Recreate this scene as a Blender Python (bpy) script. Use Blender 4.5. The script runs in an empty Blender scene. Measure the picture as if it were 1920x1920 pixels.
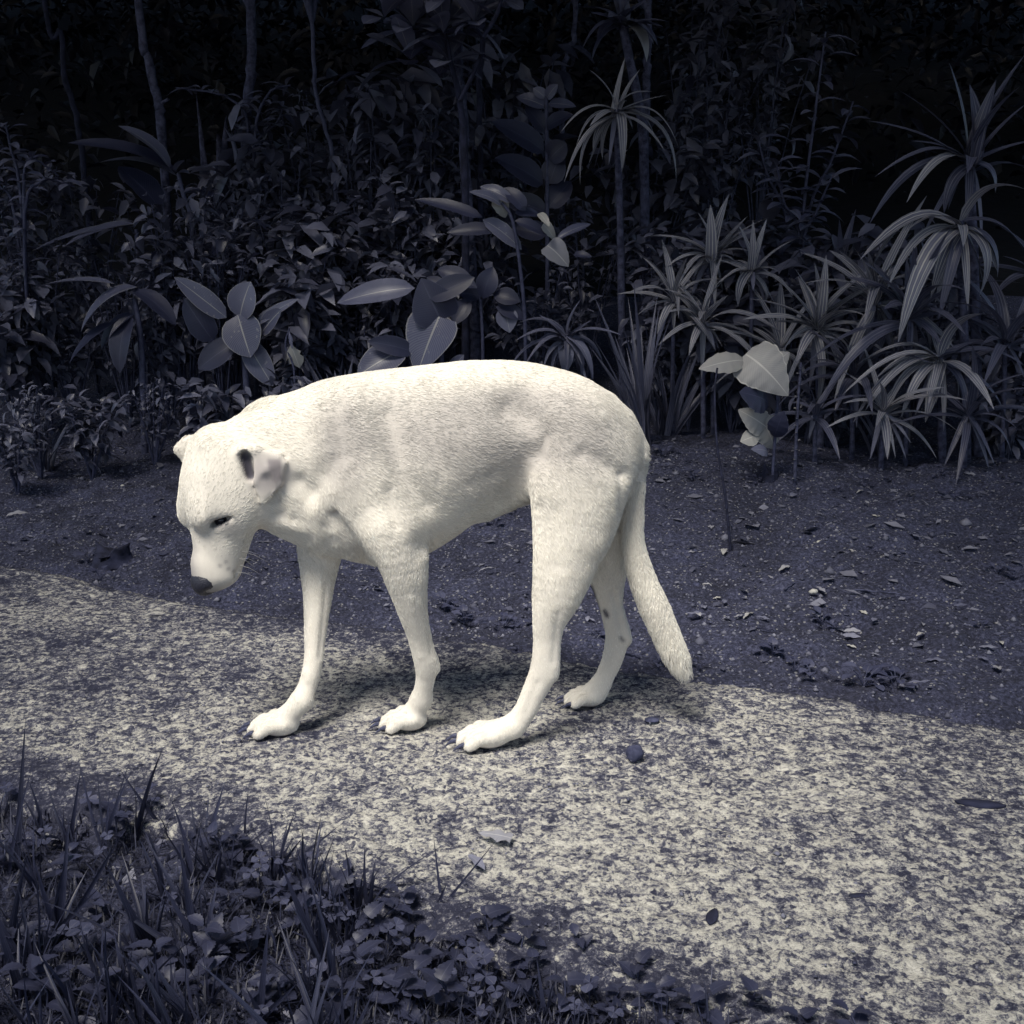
import bpy, math, random
import numpy as np
from mathutils import Vector, Matrix

random.seed(7); RNG = np.random.default_rng(11)
scene = bpy.context.scene
col = scene.collection

# ------------------------------------------------------------------ camera
H_CAM, PITCH, FPX = 0.82, math.radians(13.2), 1968.0
cam_d = bpy.data.cameras.new('camera')
cam = bpy.data.objects.new('camera', cam_d); col.objects.link(cam)
cam.location = (0, 0, H_CAM)
cam.rotation_euler = (math.radians(90) - PITCH, 0, 0)
cam_d.sensor_fit = 'HORIZONTAL'
cam_d.angle = 2 * math.atan(960 / FPX)
cam_d.clip_start, cam_d.clip_end = 0.02, 200
scene.camera = cam

# ------------------------------------------------------------------ world, sun, exposure
SUN_EL, SUN_AZ = math.radians(58), math.radians(208)      # azimuth clockwise from +Y
world = bpy.data.worlds.new('World'); scene.world = world
world.use_nodes = True
wn = world.node_tree; wn.nodes.clear()
sky = wn.nodes.new('ShaderNodeTexSky'); sky.sky_type = 'NISHITA'
sky.sun_disc = False
sky.sun_elevation = SUN_EL; sky.sun_rotation = SUN_AZ
sky.air_density = 1.0; sky.dust_density = 2.0; sky.ozone_density = 1.5
bg = wn.nodes.new('ShaderNodeBackground'); bg.inputs['Strength'].default_value = 0.125
wo = wn.nodes.new('ShaderNodeOutputWorld')
wn.links.new(sky.outputs[0], bg.inputs[0]); wn.links.new(bg.outputs[0], wo.inputs[0])
sun_d = bpy.data.lights.new('sun', 'SUN'); sun_d.energy = 5.0
sun_d.angle = math.radians(24); sun_d.color = (1.0, 0.945, 0.845)
sun = bpy.data.objects.new('sun', sun_d); col.objects.link(sun)
sd = Vector((math.sin(SUN_AZ) * math.cos(SUN_EL), math.cos(SUN_AZ) * math.cos(SUN_EL), math.sin(SUN_EL)))
sun.rotation_euler = sd.to_track_quat('Z', 'Y').to_euler()
sun.location = sd * 20
vs = scene.view_settings
vs.view_transform = 'Standard'; vs.look = 'None'; vs.gamma = 1.0; vs.use_curve_mapping = False
vs.exposure = 0.52
scene.cycles.use_denoising = True
scene.cycles.max_bounces = 6
scene.cycles.transparent_max_bounces = 4
try: scene.cycles_curves.shape = 'RIBBONS'
except Exception: pass

# ------------------------------------------------------------------ pixel -> place
CP, SP = math.cos(PITCH), math.sin(PITCH)
def ray(u, v):
    a, b = (u - 960) / FPX, (960 - v) / FPX
    return np.array([a, CP + b * SP, -SP + b * CP])
def at(u, v, Y):
    d = ray(u, v); t = Y / d[1]
    return np.array([d[0] * t, Y, H_CAM + d[2] * t])
def on_ground(u, v, z=0.0):
    d = ray(u, v); t = (z - H_CAM) / d[2]
    return np.array([d[0] * t, d[1] * t, z])

# ------------------------------------------------------------------ helpers
def tag(o, label=None, cat=None, group=None, kind=None):
    if label: o['label'] = label
    if cat: o['category'] = cat
    if group: o['group'] = group
    if kind: o['kind'] = kind
    return o
def link(name, data, parent=None, loc=None):
    o = bpy.data.objects.new(name, data); col.objects.link(o)
    if loc is not None: o.location = loc
    if parent is not None: o.parent = parent
    return o
def empty(name, loc, label=None, cat=None, group=None):
    o = bpy.data.objects.new(name, None); col.objects.link(o)
    o.empty_display_size = 0.05
    o.location = [float(q) for q in loc]
    return tag(o, label, cat, group)
def mesh_np(name, verts, faces, mat=None, uv=None, smooth=True):
    me = bpy.data.meshes.new(name)
    verts = np.asarray(verts, np.float32)
    if isinstance(faces, np.ndarray):
        nf, k = faces.shape
        me.vertices.add(len(verts)); me.vertices.foreach_set('co', verts.ravel())
        me.loops.add(nf * k); me.loops.foreach_set('vertex_index', faces.astype(np.int32).ravel())
        me.polygons.add(nf)
        me.polygons.foreach_set('loop_start', np.arange(nf, dtype=np.int32) * k)
        me.update(calc_edges=True)
    else:
        me.from_pydata([tuple(map(float, p)) for p in verts], [], [tuple(f) for f in faces]); me.update()
    if uv is not None:
        ul = me.uv_layers.new(name='UVMap')
        li = np.empty(len(me.loops), np.int32); me.loops.foreach_get('vertex_index', li)
        ul.data.foreach_set('uv', np.asarray(uv, np.float32)[li].ravel())
    if smooth: me.polygons.foreach_set('use_smooth', np.ones(len(me.polygons), bool))
    if mat: me.materials.append(mat)
    return me
def copy_tree(o, parent=None):
    c = o.copy(); col.objects.link(c); c.parent = parent
    for ch in o.children: copy_tree(ch, c)
    return c
def unit(v):
    v = np.asarray(v, float); n = np.linalg.norm(v)
    return v / n if n > 1e-9 else v

# lattice noise (numpy)
_PERM = RNG.random((64, 64, 64)).astype(np.float32)
def vnoise(x, y, z=0.0):
    x = np.asarray(x, np.float64); y = np.asarray(y, np.float64); z = np.zeros_like(x) + z
    xi, yi, zi = np.floor(x).astype(int), np.floor(y).astype(int), np.floor(z).astype(int)
    fx, fy, fz = x - xi, y - yi, z - zi
    s = lambda t: t * t * (3 - 2 * t)
    fx, fy, fz = s(fx), s(fy), s(fz)
    r = 0
    for dx in (0, 1):
        for dy in (0, 1):
            for dz in (0, 1):
                w = (fx if dx else 1 - fx) * (fy if dy else 1 - fy) * (fz if dz else 1 - fz)
                r = r + w * _PERM[(xi + dx) & 63, (yi + dy) & 63, (zi + dz) & 63]
    return r * 2 - 1
def fbm(x, y, z=0.0, oct=4, gain=0.5):
    r, a, f = 0, 1.0, 1.0
    for i in range(oct):
        r = r + a * vnoise(x * f + 13.7 * i, y * f + 7.1 * i, z * f + 3.3 * i); a *= gain; f *= 2.03
    return r
def sstep(a, b, x):
    t = np.clip((x - a) / (b - a), 0, 1); return t * t * (3 - 2 * t)

# ------------------------------------------------------------------ materials
def new_mat(name):
    m = bpy.data.materials.new(name); m.use_nodes = True
    nt = m.node_tree; nt.nodes.clear()
    out = nt.nodes.new('ShaderNodeOutputMaterial'); b = nt.nodes.new('ShaderNodeBsdfPrincipled')
    nt.links.new(b.outputs[0], out.inputs[0])
    return m, nt, b
def N(nt, t, **kw):
    n = nt.nodes.new(t)
    for k, v in kw.items(): setattr(n, k, v)
    return n
def duo(c):
    """the photograph's toning: dark things blue, pale things cream"""
    L = .3 * c[0] + .5 * c[1] + .2 * c[2]; s = min(1, max(0, (L - .015) / .35)) ** .6
    k = [a + (b - a) * s for a, b in zip((.68, .81, 2.0), (1.03, 1.01, .93))]
    return tuple(L * q for q in k)
def ramp(nt, src, stops, interp='LINEAR', tone=1.0):
    r = N(nt, 'ShaderNodeValToRGB'); r.color_ramp.interpolation = interp
    e = r.color_ramp.elements
    while len(e) < len(stops): e.new(0.5)
    for el, (p, c) in zip(e, stops):
        el.position = p; el.color = (*[a * (1 - tone) + b_ * tone for a, b_ in zip(c, duo(c))], 1)
    nt.links.new(src, r.inputs[0]); return r
def math_n(nt, op, a, b=None, clamp=False):
    n = N(nt, 'ShaderNodeMath', operation=op); n.use_clamp = clamp
    for i, q in enumerate((a, b)):
        if q is None: continue
        if isinstance(q, (int, float)): n.inputs[i].default_value = q
        else: nt.links.new(q, n.inputs[i])
    return n.outputs[0]
def mixc(nt, fac, a, b, blend='MIX'):
    n = N(nt, 'ShaderNodeMix', data_type='RGBA', blend_type=blend)
    for s, q in ((n.inputs[0], fac), (n.inputs[6], a), (n.inputs[7], b)):
        if isinstance(q, (int, float)): s.default_value = q
        elif isinstance(q, tuple): s.default_value = (*q, 1)
        else: nt.links.new(q, s)
    return n.outputs[2]
def noise_n(nt, vec, scale, detail=3, rough=0.55):
    n = N(nt, 'ShaderNodeTexNoise'); n.inputs['Scale'].default_value = scale
    n.inputs['Detail'].default_value = detail; n.inputs['Roughness'].default_value = rough
    nt.links.new(vec, n.inputs['Vector']); return n
def bump_n(nt, b, height, strength, dist):
    n = N(nt, 'ShaderNodeBump'); n.inputs['Strength'].default_value = strength
    n.inputs['Distance'].default_value = dist
    nt.links.new(height, n.inputs['Height']); nt.links.new(n.outputs[0], b.inputs['Normal'])

def leaf_material(name, dark, light, rib=0.0, stripes=0.0, veins=0.0, edge=0.0, rough=0.45, trans=0.12, island=False, spots=0.0):
    m, nt, b = new_mat(name)
    tc = N(nt, 'ShaderNodeTexCoord')
    if island:
        rnd = N(nt, 'ShaderNodeNewGeometry').outputs['Random Per Island']
    else:
        rnd = N(nt, 'ShaderNodeObjectInfo').outputs['Random']
    nz = noise_n(nt, tc.outputs['Object'], 14, 3)
    f = math_n(nt, 'ADD', math_n(nt, 'MULTIPLY', rnd, 0.6), math_n(nt, 'MULTIPLY', nz.outputs['Fac'], 0.5))
    c = ramp(nt, f, [(0.2, dark), (0.9, light)]).outputs[0]
    sep = N(nt, 'ShaderNodeSeparateXYZ'); nt.links.new(tc.outputs['UV'], sep.inputs[0])
    U, V = sep.outputs[0], sep.outputs[1]
    off = math_n(nt, 'ABSOLUTE', math_n(nt, 'SUBTRACT', U, 0.5))
    pale = duo(tuple(min(1, 2.6 * x + 0.03) for x in light))
    if stripes:
        w = math_n(nt, 'SINE', math_n(nt, 'MULTIPLY', U, 34.0))
        w2 = math_n(nt, 'SINE', math_n(nt, 'MULTIPLY', U, 13.0))
        s = math_n(nt, 'MULTIPLY', math_n(nt, 'ADD', math_n(nt, 'MULTIPLY', w, w2), 0.15), stripes, clamp=True)
        c = mixc(nt, s, c, pale)
    if veins:
        q = math_n(nt, 'SUBTRACT', math_n(nt, 'MULTIPLY', V, 150.0), math_n(nt, 'MULTIPLY', off, 90.0))
        s = math_n(nt, 'MULTIPLY', math_n(nt, 'ADD', math_n(nt, 'SINE', q), 1.0), veins * 0.5, clamp=True)
        c = mixc(nt, s, c, duo(tuple(1.9 * x for x in light)))
    if rib:
        s = math_n(nt, 'MULTIPLY', math_n(nt, 'LESS_THAN', off, 0.018), rib)
        c = mixc(nt, s, c, pale)
    if edge:
        s = math_n(nt, 'MULTIPLY', math_n(nt, 'GREATER_THAN', off, 0.475), edge)
        c = mixc(nt, s, c, pale)
    if spots:
        n2 = noise_n(nt, tc.outputs['Object'], 70, 1)
        s = math_n(nt, 'MULTIPLY', math_n(nt, 'GREATER_THAN', n2.outputs['Fac'], 0.71), spots)
        c = mixc(nt, s, c, pale)
    nt.links.new(c, b.inputs['Base Color'])
    b.inputs['Roughness'].default_value = rough
    b.inputs['Specular IOR Level'].default_value = 0.4
    if trans:
        tr = N(nt, 'ShaderNodeBsdfTranslucent'); nt.links.new(c, tr.inputs[0])
        mx = N(nt, 'ShaderNodeMixShader'); mx.inputs[0].default_value = trans
        nt.links.new(b.outputs[0], mx.inputs[1]); nt.links.new(tr.outputs[0], mx.inputs[2])
        out = [n for n in nt.nodes if n.type == 'OUTPUT_MATERIAL'][0]
        nt.links.new(mx.outputs[0], out.inputs[0])
    return m

def plain_mat(name, c0, c1, scale=30, rough=0.8, bump=0.0, dist=0.002, spec=0.3):
    m, nt, b = new_mat(name)
    tc = N(nt, 'ShaderNodeTexCoord')
    nz = noise_n(nt, tc.outputs['Object'], scale, 4, 0.65)
    r = ramp(nt, nz.outputs['Fac'], [(0.35, c0), (0.68, c1)])
    nt.links.new(r.outputs[0], b.inputs['Base Color'])
    b.inputs['Roughness'].default_value = rough; b.inputs['Specular IOR Level'].default_value = spec
    if bump: bump_n(nt, b, nz.outputs['Fac'], bump, dist)
    return m

M = {}
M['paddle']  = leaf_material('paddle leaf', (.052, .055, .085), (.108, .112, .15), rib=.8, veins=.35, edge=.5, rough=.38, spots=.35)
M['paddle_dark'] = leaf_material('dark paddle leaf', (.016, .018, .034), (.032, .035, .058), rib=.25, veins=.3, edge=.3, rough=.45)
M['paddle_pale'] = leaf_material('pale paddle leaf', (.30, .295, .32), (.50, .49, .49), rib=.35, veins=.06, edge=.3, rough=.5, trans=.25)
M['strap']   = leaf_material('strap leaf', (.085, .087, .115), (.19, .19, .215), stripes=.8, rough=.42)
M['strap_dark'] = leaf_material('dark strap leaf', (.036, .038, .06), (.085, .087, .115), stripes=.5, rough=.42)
M['oval']    = leaf_material('oval leaf', (.060, .063, .09), (.155, .158, .19), rib=.4, rough=.4)
M['oval_pale'] = leaf_material('pale oval leaf', (.22, .22, .245), (.36, .355, .36), rib=.3, rough=.45, trans=.2)
M['small']   = leaf_material('small leaf', (.016, .018, .034), (.165, .168, .20), rough=.38, island=True)
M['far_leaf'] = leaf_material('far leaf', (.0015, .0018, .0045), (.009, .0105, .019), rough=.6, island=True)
M['weed']    = leaf_material('weed leaf', (.015, .0165, .029), (.037, .039, .06), rib=.3, veins=.35, rough=.5)
M['clover']  = leaf_material('clover leaf', (.045, .048, .07), (.09, .093, .12), rib=.4, rough=.5, trans=.2)
M['grass']   = leaf_material('grass blade', (.012, .0135, .024), (.036, .038, .058), stripes=.25, rough=.45)
M['grass_i'] = leaf_material('fine grass', (.008, .009, .018), (.036, .038, .056), rough=.5, island=True)
M['dry']     = leaf_material('dry leaf', (.24, .235, .24), (.42, .41, .39), rib=.3, rough=.7, trans=.05)
M['dry_grey'] = leaf_material('grey dry leaf', (.09, .09, .115), (.20, .2, .22), rib=.25, rough=.75, trans=.05)
M['litter']  = leaf_material('litter', (.03, .032, .05), (.22, .22, .24), rough=.8, island=True, trans=.05)
M['stem']    = plain_mat('green stem', (.03, .032, .05), (.075, .078, .105), 60, .6)
M['bark']    = plain_mat('bark', (.016, .018, .03), (.105, .107, .13), 38, .9, .6, .004)
M['bark_dark'] = plain_mat('dark bark', (.008, .009, .017), (.032, .034, .05), 30, .9, .6, .004)
M['stone']   = plain_mat('dark stone', (.025, .027, .048), (.085, .085, .115), 60, .85, .5, .003)

# ------------------------------------------------------------------ ground form
PATH_FAR = [(-900, 985), (-400, 1015), (0, 1055), (200, 1088), (400, 1135), (640, 1160), (850, 1192), (1060, 1228), (1260, 1266), (1500, 1298), (1700, 1330), (1920, 1362), (2400, 1440), (2900, 1530)]
PATH_NEAR = [(-900, 1330), (-400, 1405), (0, 1492), (150, 1512), (400, 1555), (560, 1622), (800, 1730), (1000, 1792), (1200, 1858), (1400, 1905), (1700, 2010), (2100, 2150)]
PF = np.array([on_ground(*p)[:2] for p in PATH_FAR]); PN = np.array([on_ground(*p)[:2] for p in PATH_NEAR])
PF = PF[np.argsort(PF[:, 0])]; PN = PN[np.argsort(PN[:, 0])]
def far_y(x):  return np.interp(x, PF[:, 0], PF[:, 1])
def near_y(x): return np.interp(x, PN[:, 0], PN[:, 1])
PATH_Z = 0.0
def soil_z(x, y):
    """height of the earth; the concrete path stands about 3 cm above it"""
    x = np.asarray(x, float); y = np.asarray(y, float)
    fy = far_y(x)
    z = -0.032 + 0.0 * x
    bank = sstep(0.1, 2.2, y - fy) * 0.16
    z = z + bank
    z = z + sstep(4.4, 7.0, y) * 0.75 + np.clip(y - 7.0, 0, 40) * 0.50
    z = z + 0.018 * fbm(x * 2.1, y * 2.1, 0.3, 3) * sstep(0.0, 0.5, y - fy)
    ny = near_y(x)
    z = z + 0.008 * fbm(x * 5, y * 5, 1.7, 3) * sstep(0.0, 0.3, ny - y)
    z = z + 0.012 * sstep(0.0, 0.25, ny - y)
    return z
def sz(x, y): return float(soil_z(x, y))

def lines(a, b, fine, lo, hi, grow=1.35):
    g = list(np.arange(a, b, fine)); s = fine; q = g[-1]
    while q < hi: s *= grow; q += s; g.append(q)
    s = fine; q = g[0]
    while q > lo: s *= grow; q -= s; g.insert(0, q)
    return np.array(g)
def grid_mesh(name, xs, ys, zf, mat):
    X, Y = np.meshgrid(xs, ys, indexing='ij'); Z = zf(X, Y)
    V = np.stack([X, Y, Z], -1).reshape(-1, 3)
    nx, ny = len(xs), len(ys)
    i = np.arange(nx * ny).reshape(nx, ny)
    F = np.stack([i[:-1, :-1], i[1:, :-1], i[1:, 1:], i[:-1, 1:]], -1).reshape(-1, 4)
    return mesh_np(name, V, F, mat)

def soil_mat():
    m, nt, b = new_mat('dark soil')
    tc = N(nt, 'ShaderNodeTexCoord'); P = tc.outputs['Object']
    n1 = noise_n(nt, P, 110, 5, .7); n2 = noise_n(nt, P, 5, 4, .6); n3 = noise_n(nt, P, 340, 2, .6)
    vo = N(nt, 'ShaderNodeTexVoronoi'); vo.inputs['Scale'].default_value = 130; nt.links.new(P, vo.inputs['Vector'])
    c = ramp(nt, n1.outputs['Fac'], [(.36, (.012, .013, .022)), (.50, (.042, .043, .062)), (.60, (.085, .085, .11)), (.74, (.17, .17, .19))]).outputs[0]
    big = ramp(nt, n2.outputs['Fac'], [(.3, (.55, .55, .6)), (.7, (1.35, 1.35, 1.35))], tone=0).outputs[0]
    c = mixc(nt, 1.0, c, big, 'MULTIPLY')
    wn_ = N(nt, 'ShaderNodeSeparateXYZ'); nt.links.new(vo.outputs['Color'], wn_.inputs[0])
    grit = math_n(nt, 'MULTIPLY', math_n(nt, 'GREATER_THAN', wn_.outputs[0], .93), math_n(nt, 'LESS_THAN', vo.outputs['Distance'], .42))
    c = mixc(nt, grit, c, (.26, .26, .28))
    nt.links.new(c, b.inputs['Base Color']); b.inputs['Roughness'].default_value = .9
    h = math_n(nt, 'ADD', n1.outputs['Fac'], math_n(nt, 'MULTIPLY', n3.outputs['Fac'], .5))
    bump_n(nt, b, h, 1.0, .010)
    return m
def concrete_mat():
    m, nt, b = new_mat('weathered concrete')
    tc = N(nt, 'ShaderNodeTexCoord'); P = tc.outputs['Object']
    wob = noise_n(nt, P, 90, 3, .6)
    add = N(nt, 'ShaderNodeVectorMath', operation='MULTIPLY_ADD'); nt.links.new(wob.outputs['Color'], add.inputs[0])
    add.inputs[1].default_value = (.006, .006, .006); nt.links.new(P, add.inputs[2])
    Q = add.outputs[0]
    vo = N(nt, 'ShaderNodeTexVoronoi'); vo.inputs['Scale'].default_value = 130; nt.links.new(Q, vo.inputs['Vector'])
    sx = N(nt, 'ShaderNodeSeparateXYZ'); nt.links.new(vo.outputs['Color'], sx.inputs[0])
    n1 = noise_n(nt, P, 170, 6, .74); n2 = noise_n(nt, P, 38, 5, .65); n3 = noise_n(nt, P, 1.6, 4, .6); n4 = noise_n(nt, P, 420, 2, .6)
    # more lichen and dirt where the big noise is high; paler in the middle of the walk
    s = math_n(nt, 'ADD', math_n(nt, 'MULTIPLY', n1.outputs['Fac'], .62), math_n(nt, 'MULTIPLY', n2.outputs['Fac'], .50))
    s = math_n(nt, 'ADD', s, math_n(nt, 'MULTIPLY', math_n(nt, 'SUBTRACT', sx.outputs[0], .5), .16))
    s = math_n(nt, 'ADD', s, math_n(nt, 'MULTIPLY', math_n(nt, 'SUBTRACT', n4.outputs['Fac'], .5), .22))
    s = math_n(nt, 'ADD', s, math_n(nt, 'MULTIPLY', math_n(nt, 'SUBTRACT', n3.outputs['Fac'], .5), -.30))
    n5 = noise_n(nt, P, 24, 4, .6); co = N(nt, 'ShaderNodeAttribute'); co.attribute_name = 'coarse'
    s = math_n(nt, 'ADD', s, math_n(nt, 'MULTIPLY', math_n(nt, 'MULTIPLY', math_n(nt, 'SUBTRACT', n5.outputs['Fac'], .5), .34), co.outputs['Fac']))
    at_ = N(nt, 'ShaderNodeAttribute'); at_.attribute_name = 'path_dark'
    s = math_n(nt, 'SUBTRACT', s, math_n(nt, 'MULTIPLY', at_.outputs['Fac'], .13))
    n6 = noise_n(nt, P, 6.5, 5, .68); st = ramp(nt, n6.outputs['Fac'], [(.56, (0, 0, 0)), (.68, (1, 1, 1))], tone=0)
    s = math_n(nt, 'SUBTRACT', s, math_n(nt, 'MULTIPLY', st.outputs[0], .085))
    c = ramp(nt, s, [(.40, (.030, .032, .055)), (.49, (.085, .086, .115)), (.55, (.24, .236, .24)), (.612, (.47, .456, .415)), (.73, (.65, .63, .57))], tone=.3).outputs[0]
    nt.links.new(c, b.inputs['Base Color']); b.inputs['Roughness'].default_value = .88
    b.inputs['Specular IOR Level'].default_value = .25
    bump_n(nt, b, s, .8, .010)
    return m
M['soil'] = soil_mat(); M['concrete'] = concrete_mat()

xs = lines(-2.4, 2.4, .012, -14, 14); ys = lines(.6, 4.4, .012, -4, 6.0); ys = ys[ys < 6.6]
def soil_full(X, Y):
    z = soil_z(X, Y)
    near = sstep(6.5, 4.5, Y) * sstep(3.2, 2.4, np.abs(X))
    z = z + near * (.013 * fbm(X * 11, Y * 11, 2.0, 4) + .0075 * fbm(X * 40, Y * 40, 5., 2))
    return z
M['floor_shade'] = plain_mat('forest floor with painted shade', (.0006, .0008, .002), (.002, .0024, .006), 8, .95, .5, .02)  # forest darkness put into the near-black floor colour
hill = link('hillside', grid_mesh('hillside', np.linspace(-16, 16, 60), np.linspace(ys[-1] - .15, 20, 40), lambda X, Y: soil_z(X, Y) - .03 + .10 * fbm(X * .8, Y * .8, 2, 3) * sstep(6.6, 8, Y), M['floor_shade'])); tag(hill, 'wooded slope behind the plants, forest shade painted in', kind='structure')
soil = link('ground', grid_mesh('ground', xs, ys, soil_full, M['soil'])); tag(soil, 'dark bare soil with grit and leaf litter', kind='structure')

# concrete path: a slab of uneven, pitted concrete whose worn edges drop below the soil
def make_path():
    xs = np.concatenate([np.arange(-4.6, -1.7, .02), np.arange(-1.7, 1.9, .0065), np.arange(1.9, 3.6, .02)])
    ts = np.concatenate([[-.02, 0.0], np.linspace(.006, .994, 170), [1.0, 1.02]])
    X, T = np.meshgrid(xs, ts, indexing='ij')
    ny, fy = near_y(X), far_y(X)
    ny = ny + .03 * fbm(X * 3.1, X * 0 + 4.2, 0, 4); fy = fy + .02 * fbm(X * 3.7, X * 0 + 9.2, 0, 4) + .016 * fbm(X * 17, X * 0 + 2.2, 0, 4, .65)
    Y = ny + (fy - ny) * T
    e = np.minimum(T, 1 - T) * (fy - ny)
    Z = PATH_Z + .0028 * fbm(X * 42, Y * 42, .5, 3) + .0020 * fbm(X * 130, Y * 130, 1.5, 2) + .004 * fbm(X * 3, Y * 3, 7, 2)
    Z = Z - .012 * (1 - sstep(0, .05, e)) - np.where((T < 0) | (T > 1), .10, 0.)
    V = np.stack([X, Y, Z], -1).reshape(-1, 3)
    a, b = X.shape; i = np.arange(a * b).reshape(a, b)
    F = np.stack([i[:-1, :-1], i[1:, :-1], i[1:, 1:], i[:-1, 1:]], -1).reshape(-1, 4)
    me = mesh_np('path', V, F, M['concrete'])
    g = .95 * sstep(.20, .0, np.where(T < .5, e, 9)) * (.75 + .5 * fbm(X * 9, Y * 9, 3, 3)) + sstep(.26, .0, np.where(T > .5, e, 9)) * (.25 + .9 * np.exp(-((X + .42) / .38) ** 2)) * (.8 + .5 * fbm(X * 9, Y * 9, 3, 3)) + .55 * sstep(.15, 1.1, X) * (.7 + .5 * fbm(X * 2.3, Y * 2.3, 2, 3)) + .6 * sstep(-.9, -1.6, X)  # dirt along both edges; darker towards either end of the walk
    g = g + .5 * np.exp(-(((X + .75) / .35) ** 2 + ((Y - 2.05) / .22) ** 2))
    at_ = me.attributes.new('path_dark', 'FLOAT', 'POINT'); at_.data.foreach_set('value', np.clip(g, 0, 1.3).astype(np.float32).ravel())
    at_ = me.attributes.new('coarse', 'FLOAT', 'POINT'); at_.data.foreach_set('value', np.clip(.15 + sstep(.0, .7, X) + .3 * fbm(X * 1.5, Y * 1.5, 6, 2), 0, 1.2).astype(np.float32).ravel())
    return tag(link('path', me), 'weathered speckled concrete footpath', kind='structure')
path = make_path()

# ------------------------------------------------------------------ the dog
PX = 0.00093
YM = 1.77
def D(u, v, dy=0.0): return at(u, v, YM + dy)
GH = 0.0033
G0 = np.array([-.62, 1.50, -.02]); G1 = np.array([.40, 2.02, .74])
GN = np.ceil((G1 - G0) / GH).astype(int)
FIELD = np.full(GN, 1.0, np.float32)
GX = [G0[i] + GH * np.arange(GN[i]) for i in range(3)]
def block(lo, hi):
    s = []
    for i in range(3):
        a = max(0, int((lo[i] - G0[i]) / GH)); b = min(GN[i], int((hi[i] - G0[i]) / GH) + 2); s.append(slice(a, max(b, a + 1)))
    g = np.meshgrid(GX[0][s[0]], GX[1][s[1]], GX[2][s[2]], indexing='ij')
    return tuple(s), g
def smin(a, b, k):
    h = np.maximum(k - np.abs(a - b), 0) / k
    return np.minimum(a, b) - h * h * k * .25
def add(d, s, k): FIELD[s] = smin(FIELD[s], d.astype(np.float32), k)
def sub(d, s, k): FIELD[s] = -smin(-FIELD[s], d.astype(np.float32), k)
def cone(p0, r0, p1, r1, k=.02, ysc=1.0, op=add):
    p0, p1 = np.asarray(p0, float), np.asarray(p1, float); m = max(r0, r1) + k + .015
    lo, hi = np.minimum(p0, p1) - m, np.maximum(p0, p1) + m
    s, (x, y, z) = block(lo, hi)
    ax = p1 - p0; L2 = max(ax @ ax, 1e-9)
    t = np.clip(((x - p0[0]) * ax[0] + (y - p0[1]) * ax[1] + (z - p0[2]) * ax[2]) / L2, 0, 1)
    dx, dy, dz = x - p0[0] - t * ax[0], y - p0[1] - t * ax[1], z - p0[2] - t * ax[2]
    r = r0 + (r1 - r0) * t
    op(np.sqrt(dx * dx + (dy / ysc) ** 2 + dz * dz) - r, s, k)
def chain(pts, k=.02, ysc=1.0):
    """a tapering limb: the segments join without swelling, the whole blends into the body"""
    P = np.array([q[0] for q in pts], float); R = np.array([q[1] for q in pts], float)
    # resample smoothly so that the taper has no kinks
    t = np.linspace(0, len(P) - 1, (len(P) - 1) * 4 + 1)
    def cr(A):
        out = []
        for q in t:
            i = min(int(q), len(A) - 2); f = q - i; a, b, c, d = A[max(i - 1, 0)], A[i], A[i + 1], A[min(i + 2, len(A) - 1)]
            out.append(.5 * (2 * b + (c - a) * f + (2 * a - 5 * b + 4 * c - d) * f * f + (3 * b - a - 3 * c + d) * f ** 3))
        return np.array(out)
    P, R = cr(P), cr(R); m = R.max() + k + .015
    s, (x, y, z) = block(P.min(0) - m, P.max(0) + m)
    best = np.full(x.shape, 1.0)
    for p0, p1, r0, r1 in zip(P[:-1], P[1:], R[:-1], R[1:]):
        ax = p1 - p0; L2 = max(ax @ ax, 1e-9)
        tt = np.clip(((x - p0[0]) * ax[0] + (y - p0[1]) * ax[1] + (z - p0[2]) * ax[2]) / L2, 0, 1)
        d = np.sqrt((x - p0[0] - tt * ax[0]) ** 2 + ((y - p0[1] - tt * ax[1]) / ysc) ** 2 + (z - p0[2] - tt * ax[2]) ** 2) - (r0 + (r1 - r0) * tt)
        np.minimum(best, d, out=best)
    add(best, s, k)
def ell(c, r, k=.02, R=None, op=add):
    c = np.asarray(c, float); r = np.asarray(r, float); m = r.max() + k + .012
    s, (x, y, z) = block(c - m, c + m)
    q = [x - c[0], y - c[1], z - c[2]]
    if R is not None: q = [R[i][0] * q[0] + R[i][1] * q[1] + R[i][2] * q[2] for i in range(3)]
    g = np.sqrt(sum((q[i] / r[i]) ** 2 for i in range(3)))
    g2 = np.sqrt(sum((q[i] / r[i] ** 2) ** 2 for i in range(3))) + 1e-6
    op(g * (g - 1) / g2, s, k)
def tri(a, b, c, th, k=.008):
    a, b, c = [np.asarray(q, float) for q in (a, b, c)]
    m = th + k + .01
    s, (x, y, z) = block(np.minimum(np.minimum(a, b), c) - m, np.maximum(np.maximum(a, b), c) + m)
    p = np.stack([x, y, z], -1)
    ba, cb, ac = b - a, c - b, a - c; n = np.cross(ba, ac); n2 = n @ n
    pa, pb, pc = p - a, p - b, p - c
    def sg(e, q): return np.sign(q @ np.cross(e, n))
    inside = (sg(ba, pa) + sg(cb, pb) + sg(ac, pc)) >= 2
    def eg(e, q):
        t = np.clip((q @ e) / (e @ e), 0, 1); w = e * t[..., None] - q; return (w * w).sum(-1)
    de = np.minimum(np.minimum(eg(ba, pa), eg(cb, pb)), eg(ac, pc)); dp = (pa @ n) ** 2 / n2
    add(np.sqrt(np.where(inside, dp, de)) - th, s, k)

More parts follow.
